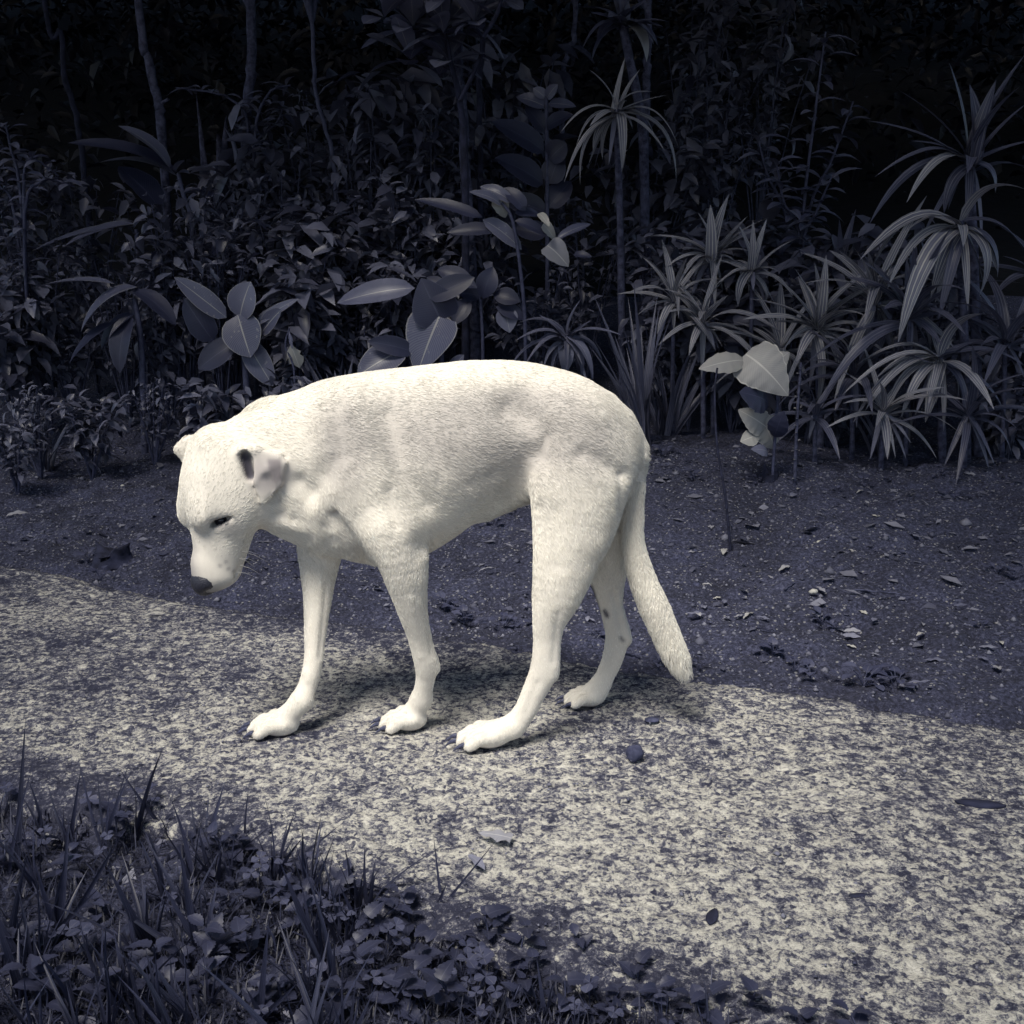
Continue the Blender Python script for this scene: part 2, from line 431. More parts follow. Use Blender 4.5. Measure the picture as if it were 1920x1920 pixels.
# torso: outline top / bottom and half width
TORSO = [(452, 790, 915, .050), (475, 764, 955, .058), (500, 752, 982, .066), (530, 746, 998, .072), (560, 734, 1012, .078), (600, 716, 1034, .086),
         (650, 704, 1048, .094), (700, 697, 1060, .100), (750, 691, 1058, .103), (800, 685, 1036, .104), (850, 680, 1006, .101), (880, 677, 984, .096),
         (920, 676, 950, .087), (960, 677, 922, .079), (1000, 681, 905, .076), (1050, 692, 905, .079), (1100, 710, 915, .080), (1150, 742, 925, .068),
         (1178, 782, 915, .050), (1192, 812, 895, .034), (1199, 842, 872, .016)]
def torso():
    X = np.array([D(u, (a + b) / 2)[0] for u, a, b, w in TORSO]); T = np.array([D(u, a)[2] for u, a, b, w in TORSO])
    B = np.array([D(u, b)[2] for u, a, b, w in TORSO]); W = np.array([w for *_, w in TORSO])
    s, (x, y, z) = block([X[0] - .03, YM - .14, .25], [X[-1] + .03, YM + .14, .74])
    xl = x[:, 0, 0]
    xf = np.linspace(X[0], X[-1], 200)
    def sm(v):
        f = np.interp(xf, X, v); kk = np.hanning(13); kk /= kk.sum()
        fp = np.pad(f, 6, mode='reflect', reflect_type='odd'); return np.convolve(fp, kk, 'valid')
    t = np.interp(xl, xf, sm(T)); bo = np.interp(xl, xf, sm(B)); w = np.interp(xl, xf, sm(W))
    zc = ((t + bo) / 2)[:, None, None]; a = np.maximum((t - bo) / 2, .006)[:, None, None]; w = np.maximum(w, .006)[:, None, None]
    hz = (z - zc) / a
    weff = w * (1 - .20 * np.clip(-hz, 0, 1) ** 1.5 - .10 * np.clip(hz, 0, 1))
    g = np.sqrt(np.abs(hz) ** 2.2 + np.abs((y - YM) / weff) ** 2.2)
    d = (g - 1) * np.minimum(a, w)
    ex = np.maximum(xl - X[-1], X[0] - xl)[:, None, None]
    add(np.maximum(d, ex), s, .001)
torso()

# neck up to the skull, head lowered and turned to the viewer
HC = D(411, 899, -.035)
en = unit([-.115, -.20, -.97]); ed = np.array([-.80, -.58, .15]); ed = unit(ed - en * (ed @ en)); el = np.cross(en, ed)
if el[1] > 0: el = -el
HR = np.array([en, ed, el])
def Hd(n, d, l): return HC + n * en + d * ed + l * el
chain([(D(610, 872, 0), .108), (D(530, 858, -.01), .094), (D(448, 866, -.028), .064)], .022, .74)
chain([(D(610, 945, 0), .080), (D(535, 925, -.008), .070), (D(470, 910, -.025), .058)], .025, .78)
ell(Hd(-.004, .0, 0), (.078, .058, .068), .03, HR)
ell(Hd(-.045, .018, 0), (.035, .030, .040), .03, HR)
ell(Hd(.018, .022, 0), (.052, .036, .052), .02, HR)
for s_ in (1, -1):
    ell(Hd(.056, .034, .029 * s_), (.030, .019, .026), .022, HR)          # brow
    ell(Hd(.040, -.022, .044 * s_), (.048, .036, .028), .03, HR)          # cheek
    ell(Hd(.085, -.012, .024 * s_), (.045, .030, .022), .025, HR)
cone(Hd(.066, -.002, 0), .038, Hd(.160, -.006, 0), .0310, .018)
cone(Hd(.02, -.050, 0), .034, Hd(.148, -.036, 0), .0195, .020)
cone(Hd(.105, -.022, .012), .030, Hd(.154, -.021, .010), .024, .014)
cone(Hd(.105, -.022, -.012), .030, Hd(.154, -.021, -.010), .024, .014)
cone(Hd(.145, .008, 0), .022, Hd(.172, .004, 0), .019, .012)
# ears: near ear folded back, far ear a small flap over the skull's edge
def skin_at(u, v, out=0.0):
    """point of the body surface met by a sight line, lifted towards the viewer"""
    d = ray(u, v); d = d / d[1]
    for Y in np.arange(1.52, 2.0, .0015):
        q = np.array([d[0] * Y, Y, H_CAM + d[2] * Y]); i = ((q - G0) / GH).astype(int)
        if (i < 0).any() or (i >= GN).any(): continue
        if FIELD[tuple(i)] < 0: return at(u, v, Y - out)
    return D(u, v, -.05)
Yb = min(skin_at(u, v)[1] for u, v in ((456, 846), (485, 850), (515, 856))); Yt = min(skin_at(u, v)[1] for u, v in ((491, 938), (505, 925)))
def ear_pt(u, v, out=0.0):
    t = (v - 846) / 94; return at(u, v, Yb + (Yt - Yb) * t - .007 - out)
E = {n: ear_pt(*q) for n, q in dict(root=(454, 848, -.006), top=(480, 843, .002), back=(523, 853, .002), curl=(533, 868, .004), low=(526, 906, .003), tip=(492, 942, .000), lf=(478, 900, .006), mid=(502, 878, .007), front=(470, 905, -.004)).items()}
for t3 in (('top', 'back', 'mid'), ('back', 'curl', 'mid'), ('curl', 'low', 'mid'), ('mid', 'low', 'tip'), ('lf', 'mid', 'tip'), ('top', 'mid', 'lf')): tri(E[t3[0]], E[t3[1]], E[t3[2]], .0048, .003)
cone(E['root'], .010, E['top'], .007, .010); cone(E['root'], .005, E['front'], .004, .008)
for e0 in (skin_at(458, 856, .003),): cone(e0, .0105, skin_at(469, 893, .003), .0075, .005, 1.8, sub)
EAR_HOLE = (skin_at(459, 860, .0), skin_at(469, 892, .0)); EAR_C = E['mid']
fa, fb, fc, fd = D(372, 826, .004), D(350, 826, .010), D(338, 843, .012), D(352, 868, .006)
tri(fa, fb, fc, .009, .010); tri(fa, fc, fd, .008, .010)
# eye slits and mouth line
EYES = []
for s_ in (1, -1):
    c = Hd(.066, .010, .0475 * s_)
    dirx = unit(-en * .42 - ed * .90); nrm = unit(el * s_ * .86 + ed * .5); mid = unit(np.cross(dirx, nrm))
    ell(c - nrm * .001, (.0205, .013, .0070), .005, np.array([dirx, nrm, mid]), sub)
    EYES.append((c - nrm * .0105, nrm))
    ell(c + en * -.013 + nrm * .002, (.018, .008, .006), .010, np.array([dirx, nrm, mid]))
cone(Hd(.078, -.048, .040), .0035, Hd(.135, -.044, .036), .003, .006, 1.0, sub)
cone(Hd(.135, -.044, .036), .003, Hd(.175, -.026, .018), .0025, .006, 1.0, sub)

# forelegs
def leg(pts, k=.025, ysc=1.0): chain([(D(u, v, dy), r * PX) for u, v, dy, r in pts], k, ysc)
leg([(665, 800, -.058, 62), (700, 900, -.070, 68), (735, 985, -.074, 58)], .045, .62)
leg([(735, 985, -.074, 54), (752, 1048, -.074, 43), (764, 1100, -.066, 35), (774, 1145, -.056, 27.5), (787, 1195, -.040, 22), (799, 1244, -.026, 22.5), (797, 1275, -.018, 18.5), (790, 1312, -.008, 18.5)], .02)
cone(D(786, 1046, -.080), .012, D(776, 1075, -.074), .018, .02)             # point of the elbow
cone(D(818, 1252, -.026), .007, D(806, 1240, -.026), .012, .012)
leg([(640, 930, .060, 60), (605, 1010, .055, 48), (598, 1068, .046, 36), (596, 1117, .036, 28), (591, 1187, .018, 21), (588, 1236, .006, 18.5), (580, 1276, -.004, 18), (566, 1312, -.012, 19)], .025)
# hindlegs
leg([(1075, 810, -.045, 85), (1082, 900, -.058, 84), (1075, 975, -.064, 74), (1062, 1040, -.070, 60), (1045, 1110, -.074, 46), (1030, 1165, -.074, 31), (1025, 1210, -.072, 25), (1019, 1258, -.070, 26), (1002, 1296, -.070, 23), (985, 1332, -.070, 21.5), (962, 1362, -.070, 21)], .03, .72)
cone(D(1138, 905, -.050), .034, D(1105, 1000, -.058), .028, .03)
cone(D(1036, 1262, -.070), .010, D(1034, 1215, -.071), .009, .014)           # hock and its cord
leg([(1110, 850, .045, 80), (1130, 950, .058, 68), (1138, 1030, .070, 50), (1140, 1090, .082, 34), (1146, 1140, .092, 23.5), (1157, 1190, .098, 24), (1150, 1230, .099, 22), (1136, 1264, .100, 20), (1122, 1290, .102, 20)], .03, .75)
cone(D(1174, 1198, .098), .009, D(1158, 1150, .092), .010, .014)
# belly line, sheath, rump, tail
cone(D(912, 952, 0), .020, D(985, 905, 0), .034, .03)
ell(D(1150, 840, 0), (.05, .058, .06), .04)
leg([(1150, 800, 0, 36), (1172, 835, 0, 31), (1187, 882, 0, 22.5), (1187, 950, -.004, 19.5), (1187, 1015, -.006, 20), (1201, 1077, -.006, 24), (1227, 1140, -.006, 27), (1252, 1196, -.006, 24), (1268, 1232, -.006, 19), (1279, 1256, -.006, 11)], .014)
# paws
CLAWS = []
def paw(u, v, dy, heel_u, heel_v, sc=1.0, splay=0.0):
    c = D(u, v, dy); x0 = c[0]; y0 = YM + dy
    hp = D(heel_u, heel_v, dy)
    ell((x0 + .010 * sc, y0, .0195 * sc), (.034 * sc, .026 * sc, .0205 * sc), .016)
    cone(hp, .0175 * sc, (x0 + .012 * sc, y0, .0265 * sc), .0185 * sc, .016)
    for k_, (oy, rx) in enumerate(((-.0262, -.003), (-.0098, .012), (.0098, .012), (.0262, -.003))):
        oy, rx = oy * sc, rx * sc
        a = (x0 + .020 * sc, y0 + oy * .7, .0255 * sc); m = (x0 - .008 * sc - rx, y0 + oy, .0255 * sc); t = (x0 - .025 * sc - rx, y0 + oy * 1.08, .0125 * sc)
        cone(a, .0112 * sc, m, .0108 * sc, .004); cone(m, .0108 * sc, t, .0105 * sc, .004)
        CLAWS.append((np.array(t), sc))
    for oy, rx in ((-.0182, .000), (0, .013), (.0182, .000)):
        cone((x0 + .012 * sc, y0 + oy * sc * .8, .0385 * sc), .0015, (x0 - (.022 + rx) * sc, y0 + oy * sc, .0335 * sc), .0030 * sc, .004, 1.0, sub)
        cone((x0 - (.022 + rx) * sc, y0 + oy * sc, .0335 * sc), .0030 * sc, (x0 - (.038 + rx) * sc, y0 + oy * sc * 1.1, .008 * sc), .0034 * sc, .004, 1.0, sub)
paw(515, 1372, -.024, 566, 1315, 1.0)
paw(757, 1348, -.002, 791, 1310, .95)
paw(905, 1386, -.072, 962, 1362, 1.0)
paw(1095, 1312, .103, 1124, 1285, .85)

def surface_nets(F, o, h):
    S = F < 0
    c = np.zeros(np.array(F.shape) - 1, np.int8)
    for i in (0, 1):
        for j in (0, 1):
            for k in (0, 1):
                c += S[i:F.shape[0] - 1 + i, j:F.shape[1] - 1 + j, k:F.shape[2] - 1 + k]
    act = np.argwhere((c > 0) & (c < 8)); idx = -np.ones(c.shape, np.int32); idx[tuple(act.T)] = np.arange(len(act))
    acc = np.zeros((len(act), 3)); cnt = np.zeros(len(act))
    cor = [(i, j, k) for i in (0, 1) for j in (0, 1) for k in (0, 1)]
    for a in cor:
        for ax in range(3):
            if a[ax]: continue
            b = list(a); b[ax] = 1
            fa = F[tuple((act + a).T)]; fb = F[tuple((act + b).T)]
            m = (fa < 0) != (fb < 0); t = np.where(m, fa / np.where(m, fa - fb, 1), 0)
            p = np.array(a, float)[None] + t[:, None] * (np.array(b) - np.array(a))[None]
            acc[m] += p[m]; cnt[m] += 1
    V = (act + acc / cnt[:, None]) * h + o
    faces = []
    for ax in range(3):
        sl0 = [slice(1, -1)] * 3; sl1 = [slice(1, -1)] * 3
        sl0[ax] = slice(0, -1); sl1[ax] = slice(1, None)
        f0, f1 = S[tuple(sl0)], S[tuple(sl1)]
        e = np.argwhere(f0 != f1); flip = f1[tuple(e.T)]
        off = [1, 1, 1]; off[ax] = 0; e = e + off
        a1, a2 = (ax + 1) % 3, (ax + 2) % 3
        def cell(d1, d2):
            q = e.copy(); q[:, a1] -= d1; q[:, a2] -= d2; return idx[tuple(q.T)]
        q = np.stack([cell(1, 1), cell(0, 1), cell(0, 0), cell(1, 0)], -1)
        q[flip] = q[flip][:, ::-1]; faces.append(q)
    return V, np.concatenate(faces)
DV, DF = surface_nets(FIELD, G0, GH)
# keep the largest connected shell, soften, compute normals
def vertex_smooth(V, F, it, lam=.5):
    e = np.concatenate([F[:, [0, 1]], F[:, [1, 2]], F[:, [2, 3]], F[:, [3, 0]]]); e = np.concatenate([e, e[:, ::-1]])
    deg = np.bincount(e[:, 0], minlength=len(V))[:, None]
    for i in range(it):
        s = np.stack([np.bincount(e[:, 0], V[e[:, 1], k], len(V)) for k in range(3)], -1)
        V = V + lam * (s / np.maximum(deg, 1) - V)
    return V
def vnormals(V, F):
    n = np.cross(V[F[:, 2]] - V[F[:, 0]], V[F[:, 3]] - V[F[:, 1]])
    out = np.zeros_like(V)
    for k in range(4):
        for j in range(3): out[:, j] += np.bincount(F[:, k], n[:, j], len(V))
    return out / np.maximum(np.linalg.norm(out, axis=1), 1e-9)[:, None], np.linalg.norm(n, axis=1) / 2
DV = vertex_smooth(DV, DF, 2)
NRM, _ = vnormals(DV, DF)
def project(V):
    d = V - np.array([0, 0, H_CAM]); zc = d[:, 1] * CP - d[:, 2] * SP
    return 960 + FPX * d[:, 0] / zc, 960 - FPX * (d[:, 1] * SP + d[:, 2] * CP) / zc
PU, PV = project(DV)
def stroke_d(U, V, pts):
    best = np.full(U.shape, 1e9)
    for (a, b), (c, d) in zip(pts[:-1], pts[1:]):
        L = (c - a) ** 2 + (d - b) ** 2 + 1e-6
        t = np.clip(((U - a) * (c - a) + (V - b) * (d - b)) / L, 0, 1)
        best = np.minimum(best, (U - a - t * (c - a)) ** 2 + (V - b - t * (d - b)) ** 2)
    return np.sqrt(best)
SCULPT = [  # modelled muscle and bone on the dog's flank: line, breadth, height in mm
    ([(665, 765), (706, 859), (737, 921), (772, 990)], 18, 5.5),
    ([(628, 765), (638, 852), (610, 892)], 24, -8), ([(728, 780), (750, 884), (800, 945)], 20, -6.5),
    ([(728, 921), (745, 985)], 13, -5), ([(625, 965), (668, 1024), (692, 1066)], 9, -8),
    ([(560, 905), (580, 925)], 20, -10), ([(520, 980), (568, 992)], 11, 3), ([(515, 966), (545, 974)], 7, -3),
    ([(590, 960), (600, 1000)], 15, 3.5), ([(625, 1000), (645, 1025)], 12, 3), ([(607, 985), (622, 1010)], 8, -2),
    ([(960, 765), (1000, 790), (1022, 820), (1010, 858)], 30, -12), ([(1017, 822), (1004, 862)], 9, -3),
    ([(1095, 850), (1165, 888)], 16, -6), ([(1168, 890), (1160, 960)], 9, -3), ([(1000, 870), (1010, 930)], 12, 4),
    ([(830, 720), (880, 800)], 16, -2.2), ([(790, 720), (838, 830)], 14, 1.8), ([(770, 760), (830, 880)], 12, -2.0), ([(880, 905), (940, 885), (990, 880)], 14, -1.5),
    ([(1040, 960), (1048, 1060)], 16, -3), ([(1046, 1150), (1038, 1240)], 7, -2.4), ([(1008, 1280), (984, 1338)], 6, -1.8), ([(799, 1125), (811, 1225)], 6, -3), ([(770, 1120), (790, 1230)], 7, 1.5), ([(612, 1095), (600, 1232)], 6, -3), ([(572, 1262), (576, 1272)], 8, 2), ([(1150, 1110), (1166, 1188)], 6, -3.5), ([(1178, 1196), (1181, 1200)], 6, 3),
    ([(500, 900), (530, 960)], 10, -5), ([(372, 850), (376, 965)], 8, -3.0),
]
near_w = sstep(.15, .5, -NRM[:, 1]) * np.maximum(sstep(YM + .02, YM - .02, DV[:, 1]), sstep(.36, .33, DV[:, 2]))
disp = np.zeros(len(DV))
for pts, r, a in SCULPT: disp += a * .001 * np.exp(-(stroke_d(PU, PV, pts) / r) ** 2)
legm = sstep(.34, .30, DV[:, 2])
DV = DV + NRM * (disp * near_w)[:, None]
DV += NRM * (.0005 * fbm(DV[:, 0] * 40, DV[:, 1] * 40, DV[:, 2] * 40, 2))[:, None]
DV = vertex_smooth(DV, DF, 2)
DV[:, 2] = np.maximum(DV[:, 2], .0015)
NRM, FA = vnormals(DV, DF)

# coat colour: creamy white, greyer saddle deepened for flank shading, painted ear shade, dark skin at eyes, muzzle tip
def coat(U, V, P):
    c = np.ones((len(P), 3)) * np.array([.83, .80, .725])
    tan = np.array([.43, .41, .40])
    w = np.zeros(len(P))
    for (cu, cv, ru, rv, a) in ((840, 800, 230, 105, .80), (1010, 790, 110, 90, .70), (640, 850, 42, 110, .60), (1110, 840, 60, 60, .35), (905, 700, 190, 40, -.25)):  # grey coat patches, strengthened to carry the flank's shading
        w += a * np.exp(-(((U - cu) / ru) ** 2 + ((V - cv) / rv) ** 2))
    w += .10 * fbm(P[:, 0] * 22, P[:, 1] * 22, P[:, 2] * 22, 3)
    c = c + (tan - c) * np.clip(w, 0, .75)[:, None]
    h = (P - HC) @ HR.T
    def dark(n, d, l, r, a, colr):
        nonlocal c
        dd = np.sqrt(((h[:, 0] - n) / r[0]) ** 2 + ((h[:, 1] - d) / r[1]) ** 2 + ((np.abs(h[:, 2]) - l) / r[2]) ** 2)
        k = (a * np.exp(-dd ** 2))[:, None]; c = c + (np.array(colr) - c) * k
    dark(.067, .010, .047, (.010, .019, .016), .95, (.10, .095, .12))
    dark(.072, -.004, .046, (.012, .020, .02), .45, (.25, .24, .27))
    eh = np.full(len(P), 9.)
    for q in np.linspace(0, 1, 7): eh = np.minimum(eh, np.linalg.norm(P - (EAR_HOLE[0] * (1 - q) + EAR_HOLE[1] * q), axis=1))
    k = (.95 * np.exp(-(eh / .0135) ** 4) * (U < 486))[:, None]; c = c + (np.array([.05, .05, .08]) - c) * k  # darkness of the ear hole painted in throughout
    k = (.75 * np.exp(-(np.linalg.norm(P - EAR_C + np.array([0, 0, .012]), axis=1) / .036) ** 4) * (P[:, 1] < EAR_C[1] + .012))[:, None]; c = c + (np.array([.46, .43, .44]) - c) * k  # ear flap greyed to paint its shading
    dark(.180, .004, .0, (.022, .032, .030), .95, (.11, .105, .13))
    dark(.150, .026, .0, (.050, .016, .016), .55, (.24, .23, .26))
    dark(.165, -.045, .0, (.022, .016, .03), .35, (.4, .38, .4))
    for n, d, l in ((.135, -.012, .036), (.142, -.004, .034), (.146, -.018, .036), (.090, -.006, .046), (.10, -.038, .046), (.150, -.028, .033)):
        dark(n, d, l, (.0035, .0035, .006), .6, (.2, .19, .22))
    # bare scar lines on the far hind leg, and dark foot pads
    sc = np.exp(-(stroke_d(U, V, [(1108, 1095), (1122, 1140), (1128, 1175)]) / 2.6) ** 2) + np.exp(-(stroke_d(U, V, [(1134, 1146), (1138, 1154)]) / 4.5) ** 2) + np.exp(-(stroke_d(U, V, [(1164, 1196), (1168, 1200)]) / 4) ** 2) * .7
    sc = np.clip(sc * (P[:, 1] > YM + .04) * (P[:, 2] < .35), 0, .9)[:, None]; c = c + (np.array([.06, .06, .09]) - c) * sc
    fold_shade = sstep(497, 505, U) * sstep(532, 524, U) * sstep(856, 866, V) * sstep(912, 896, V) * sstep(-12, 4, U - 500 - (V - 858) * .35) * (P[:, 1] < EAR_C[1] + .014)
    c = c + (np.array([.22, .205, .225]) - c) * (.8 * fold_shade)[:, None]  # shade inside the ear fold painted as a dark grey patch
    pad = (sstep(.010, .004, P[:, 2]) * .85)[:, None]; c = c + (np.array([.07, .07, .1]) - c) * pad
    return c
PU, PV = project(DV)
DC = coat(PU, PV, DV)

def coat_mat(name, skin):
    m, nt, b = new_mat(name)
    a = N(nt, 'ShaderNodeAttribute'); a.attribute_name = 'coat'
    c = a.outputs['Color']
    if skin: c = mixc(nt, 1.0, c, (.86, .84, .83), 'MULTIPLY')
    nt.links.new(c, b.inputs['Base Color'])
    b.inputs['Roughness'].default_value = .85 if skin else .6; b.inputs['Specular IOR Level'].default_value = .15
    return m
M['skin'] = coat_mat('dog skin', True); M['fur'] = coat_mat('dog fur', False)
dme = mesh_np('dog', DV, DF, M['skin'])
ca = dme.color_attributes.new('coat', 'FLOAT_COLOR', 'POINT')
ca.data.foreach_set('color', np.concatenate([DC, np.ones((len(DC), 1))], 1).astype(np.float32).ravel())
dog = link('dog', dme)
tag(dog, 'creamy white short-haired dog walking with lowered head on concrete path', 'dog')

def blob_mesh(name, mat, c, R, r, nu=20, nv=12, dents=()):
    th = np.linspace(0, math.pi, nv + 1); ph = np.linspace(0, 2 * math.pi, nu, endpoint=False)
    P = np.array([[math.cos(t), math.sin(t) * math.cos(p), math.sin(t) * math.sin(p)] for t in th for p in ph])
    Q = P * np.asarray(r)
    for dn, rad, dep in dents:
        dn = unit(dn); k = np.exp(-((np.linalg.norm(P - dn, axis=1)) / rad) ** 2); Q = Q * (1 - dep * k)[:, None]
    V = Q @ np.asarray(R) + np.asarray(c)
    F = []
    for i in range(nv):
        for j in range(nu):
            j2 = (j + 1) % nu; F.append((i * nu + j, (i + 1) * nu + j, (i + 1) * nu + j2, i * nu + j2))
    return mesh_np(name, V, np.array(F), mat)
mm, nt, b = new_mat('dog nose leather'); tc = N(nt, 'ShaderNodeTexCoord')
vo = N(nt, 'ShaderNodeTexVoronoi'); vo.inputs['Scale'].default_value = 420; nt.links.new(tc.outputs['Object'], vo.inputs['Vector'])
b.inputs['Base Color'].default_value = (.022, .023, .036, 1); b.inputs['Roughness'].default_value = .42
bump_n(nt, b, vo.outputs['Distance'], .5, .0012); M['nose'] = mm
mm, nt, b = new_mat('dog eye'); b.inputs['Base Color'].default_value = (.012, .012, .02, 1); b.inputs['Roughness'].default_value = .12; M['eye'] = mm
M['claw'] = plain_mat('dog claw', (.03, .03, .045), (.11, .105, .12), 200, .4, spec=.5)
link('nose', blob_mesh('nose', M['nose'], Hd(.172, .005, 0), HR, (.0265, .0235, .0275), dents=(((.75, -.1, .62), .34, .35), ((.75, -.1, -.62), .34, .35), ((.9, -.6, 0), .2, .12))), dog)
for c, nrm in EYES:
    link('eye', blob_mesh('eye', M['eye'], c, HR, (.0105, .0105, .0105)), dog)
def claw_mesh(p, sc):
    V, F = [], []; n = 8; L = .021 * sc
    for i in range(6):
        t = i / 5; r = .0052 * sc * (1 - t) ** .7 + .0004
        cx, cz = p[0] - .009 * sc - L * t, p[2] + .003 - .0125 * t * t * sc
        cz = max(cz, r + .001)
        for j in range(n):
            a = 2 * math.pi * j / n; V.append((cx, p[1] + .6 * r * math.cos(a), cz + r * math.sin(a)))
    for i in range(5):
        for j in range(n): F.append((i * n + j, i * n + (j + 1) % n, (i + 1) * n + (j + 1) % n, (i + 1) * n + j))
    return mesh_np('claw', V, np.array(F), M['claw'])
for p, sc in CLAWS: link('claw', claw_mesh(p, sc), dog)

# fur
def make_fur(n):
    tri_i = np.concatenate([DF[:, [0, 1, 2]], DF[:, [0, 2, 3]]])
    ar = np.linalg.norm(np.cross(DV[tri_i[:, 1]] - DV[tri_i[:, 0]], DV[tri_i[:, 2]] - DV[tri_i[:, 0]]), axis=1)
    pick = RNG.choice(len(tri_i), n, p=ar / ar.sum()); T = tri_i[pick]
    r1, r2 = RNG.random(n), RNG.random(n); s = r1 + r2 > 1; r1[s], r2[s] = 1 - r1[s], 1 - r2[s]
    W = np.stack([1 - r1 - r2, r1, r2], -1)[..., None]
    P = (DV[T] * W).sum(1); Nn = (NRM[T] * W).sum(1); Nn /= np.linalg.norm(Nn, axis=1)[:, None]; C = (DC[T] * W).sum(1)
    u, v = project(P)
    h = (P - HC) @ HR.T
    flow = np.tile(np.array([1.0, 0, -.45]), (n, 1)); L = np.full(n, .0095)
    low = sstep(.42, .33, P[:, 2])[:, None]
    flow = flow * (1 - low) + low * np.array([.18, 0, -1.0])
    thigh = (np.exp(-(((u - 1080) / 70) ** 2 + ((v - 1000) / 120) ** 2)))[:, None]
    flow = flow * (1 - thigh) + thigh * np.array([.55, 0, -1.0])
    chest = (np.exp(-(((u - 600) / 60) ** 2 + ((v - 960) / 70) ** 2)))[:, None]
    flow = flow * (1 - chest) + chest * np.array([.4, 0, -.9])
    hd = (sstep(-.10, -.03, h[:, 0]) * (np.linalg.norm(h, axis=1) < .26) * (u < 500))
    hw = hd[:, None]; flow = flow * (1 - hw) + hw * (-en * .8 - ed * .35)
    L = L * (1 - .30 * hd) ; L = L * (1 - .40 * sstep(.09, .15, h[:, 0]) * hd)
    tail = (u > 1160) & (v > 900) & (P[:, 1] > YM - .05) & (P[:, 1] < YM + .05)
    L[tail] = .011; flow[tail] = np.array([.35, 0, -1.0])
    L *= 1 + .5 * np.exp(-(stroke_d(u, v, [(1150, 930), (1120, 1030), (1085, 1140)]) / 22) ** 2)
    L *= 1 + .7 * np.exp(-(stroke_d(u, v, [(900, 965), (990, 930)]) / 18) ** 2)
    L *= 1 + .8 * np.exp(-(stroke_d(u, v, [(455, 768), (500, 750)]) / 8) ** 2)
    L *= 1 + .6 * np.exp(-(stroke_d(u, v, [(1140, 735), (1190, 800), (1208, 870)]) / 14) ** 2)
    ear = np.exp(-(np.linalg.norm(P - EAR_C + np.array([0, 0, .012]), axis=1) / .042) ** 6) * (P[:, 1] < EAR_C[1] + .014); L *= 1 - .75 * ear
    leglow = sstep(.36, .16, P[:, 2]) * ~tail; L *= 1 - .35 * leglow
    L *= np.where(P[:, 2] < .012, .25, 1.)
    L *= RNG.uniform(.65, 1.2, n)
    swirl = fbm(P[:, 0] * 9, P[:, 1] * 9, P[:, 2] * 9, 2)[:, None]
    flow = flow + .35 * swirl * np.cross(Nn, flow) + RNG.normal(0, .16, (n, 3))
    tg = flow - Nn * (flow * Nn).sum(1)[:, None]; tg /= np.maximum(np.linalg.norm(tg, axis=1), 1e-6)[:, None]
    lift = RNG.uniform(.05, .22, n)[:, None]; lift = np.where(tail[:, None], lift + .15 + .35 * sstep(1150, 1250, v)[:, None], lift); L = np.where(tail, L * (1 + .9 * sstep(1150, 1250, v)), L)
    d0 = tg + Nn * lift * 1.6; d0 /= np.linalg.norm(d0, axis=1)[:, None]
    d1 = tg + Nn * lift * .35; d1 /= np.linalg.norm(d1, axis=1)[:, None]
    p0 = P - Nn * .0006; p1 = p0 + d0 * (L * .4)[:, None]; p2 = p1 + d1 * (L * .6)[:, None]
    pos = np.stack([p0, p1, p2], 1); pos[..., 2] = np.maximum(pos[..., 2], .002)
    hc = bpy.data.hair_curves.new('fur'); hc.add_curves([3] * n)
    hc.position_data.foreach_set('vector', pos.astype(np.float32).ravel())
    ra = hc.attributes.new('radius', 'FLOAT', 'POINT')
    ra.data.foreach_set('value', np.tile(np.array([.00032, .00028, .00006], np.float32), n))
    cc = hc.attributes.new('coat', 'FLOAT_COLOR', 'CURVE')
    jit = (RNG.uniform(.80, 1.10, n) * (1 + .07 * fbm(P[:, 0] * 70, P[:, 1] * 70, P[:, 2] * 35, 2)))[:, None]
    cc.data.foreach_set('color', np.concatenate([np.clip(C * jit, 0, .9), np.ones((n, 1))], 1).astype(np.float32).ravel())
    hc.materials.append(M['fur'])
    o = link('fur', hc, dog); o['kind'] = 'stuff'; return o
make_fur(230000)
# whiskers
def whiskers():
    V, F = [], []
    for k in range(9):
        s_ = 1 if k % 3 else -1
        a = Hd(.115 + .012 * (k % 4), -.03 - .004 * (k % 3), .036 * s_); dr = unit(el * s_ * .5 - ed * .9 + en * random.uniform(-.2, .3)); L = random.uniform(.025, .045)
        side = unit(np.cross(dr, [0, 1, .2])) * .00035; b0 = len(V)
        for t in (0, .5, 1.0):
            p = a + dr * L * t + np.array([0, 0, -.01 * t * t]); V += [p - side * (1.1 - t), p + side * (1.1 - t)]
        F += [(b0, b0 + 1, b0 + 3, b0 + 2), (b0 + 2, b0 + 3, b0 + 5, b0 + 4)]
    mw, nt, b = new_mat('whisker'); b.inputs['Base Color'].default_value = (.7, .68, .64, 1)
    o = link('whiskers', mesh_np('whiskers', V, F, mw), dog); o['kind'] = 'stuff'
whiskers()

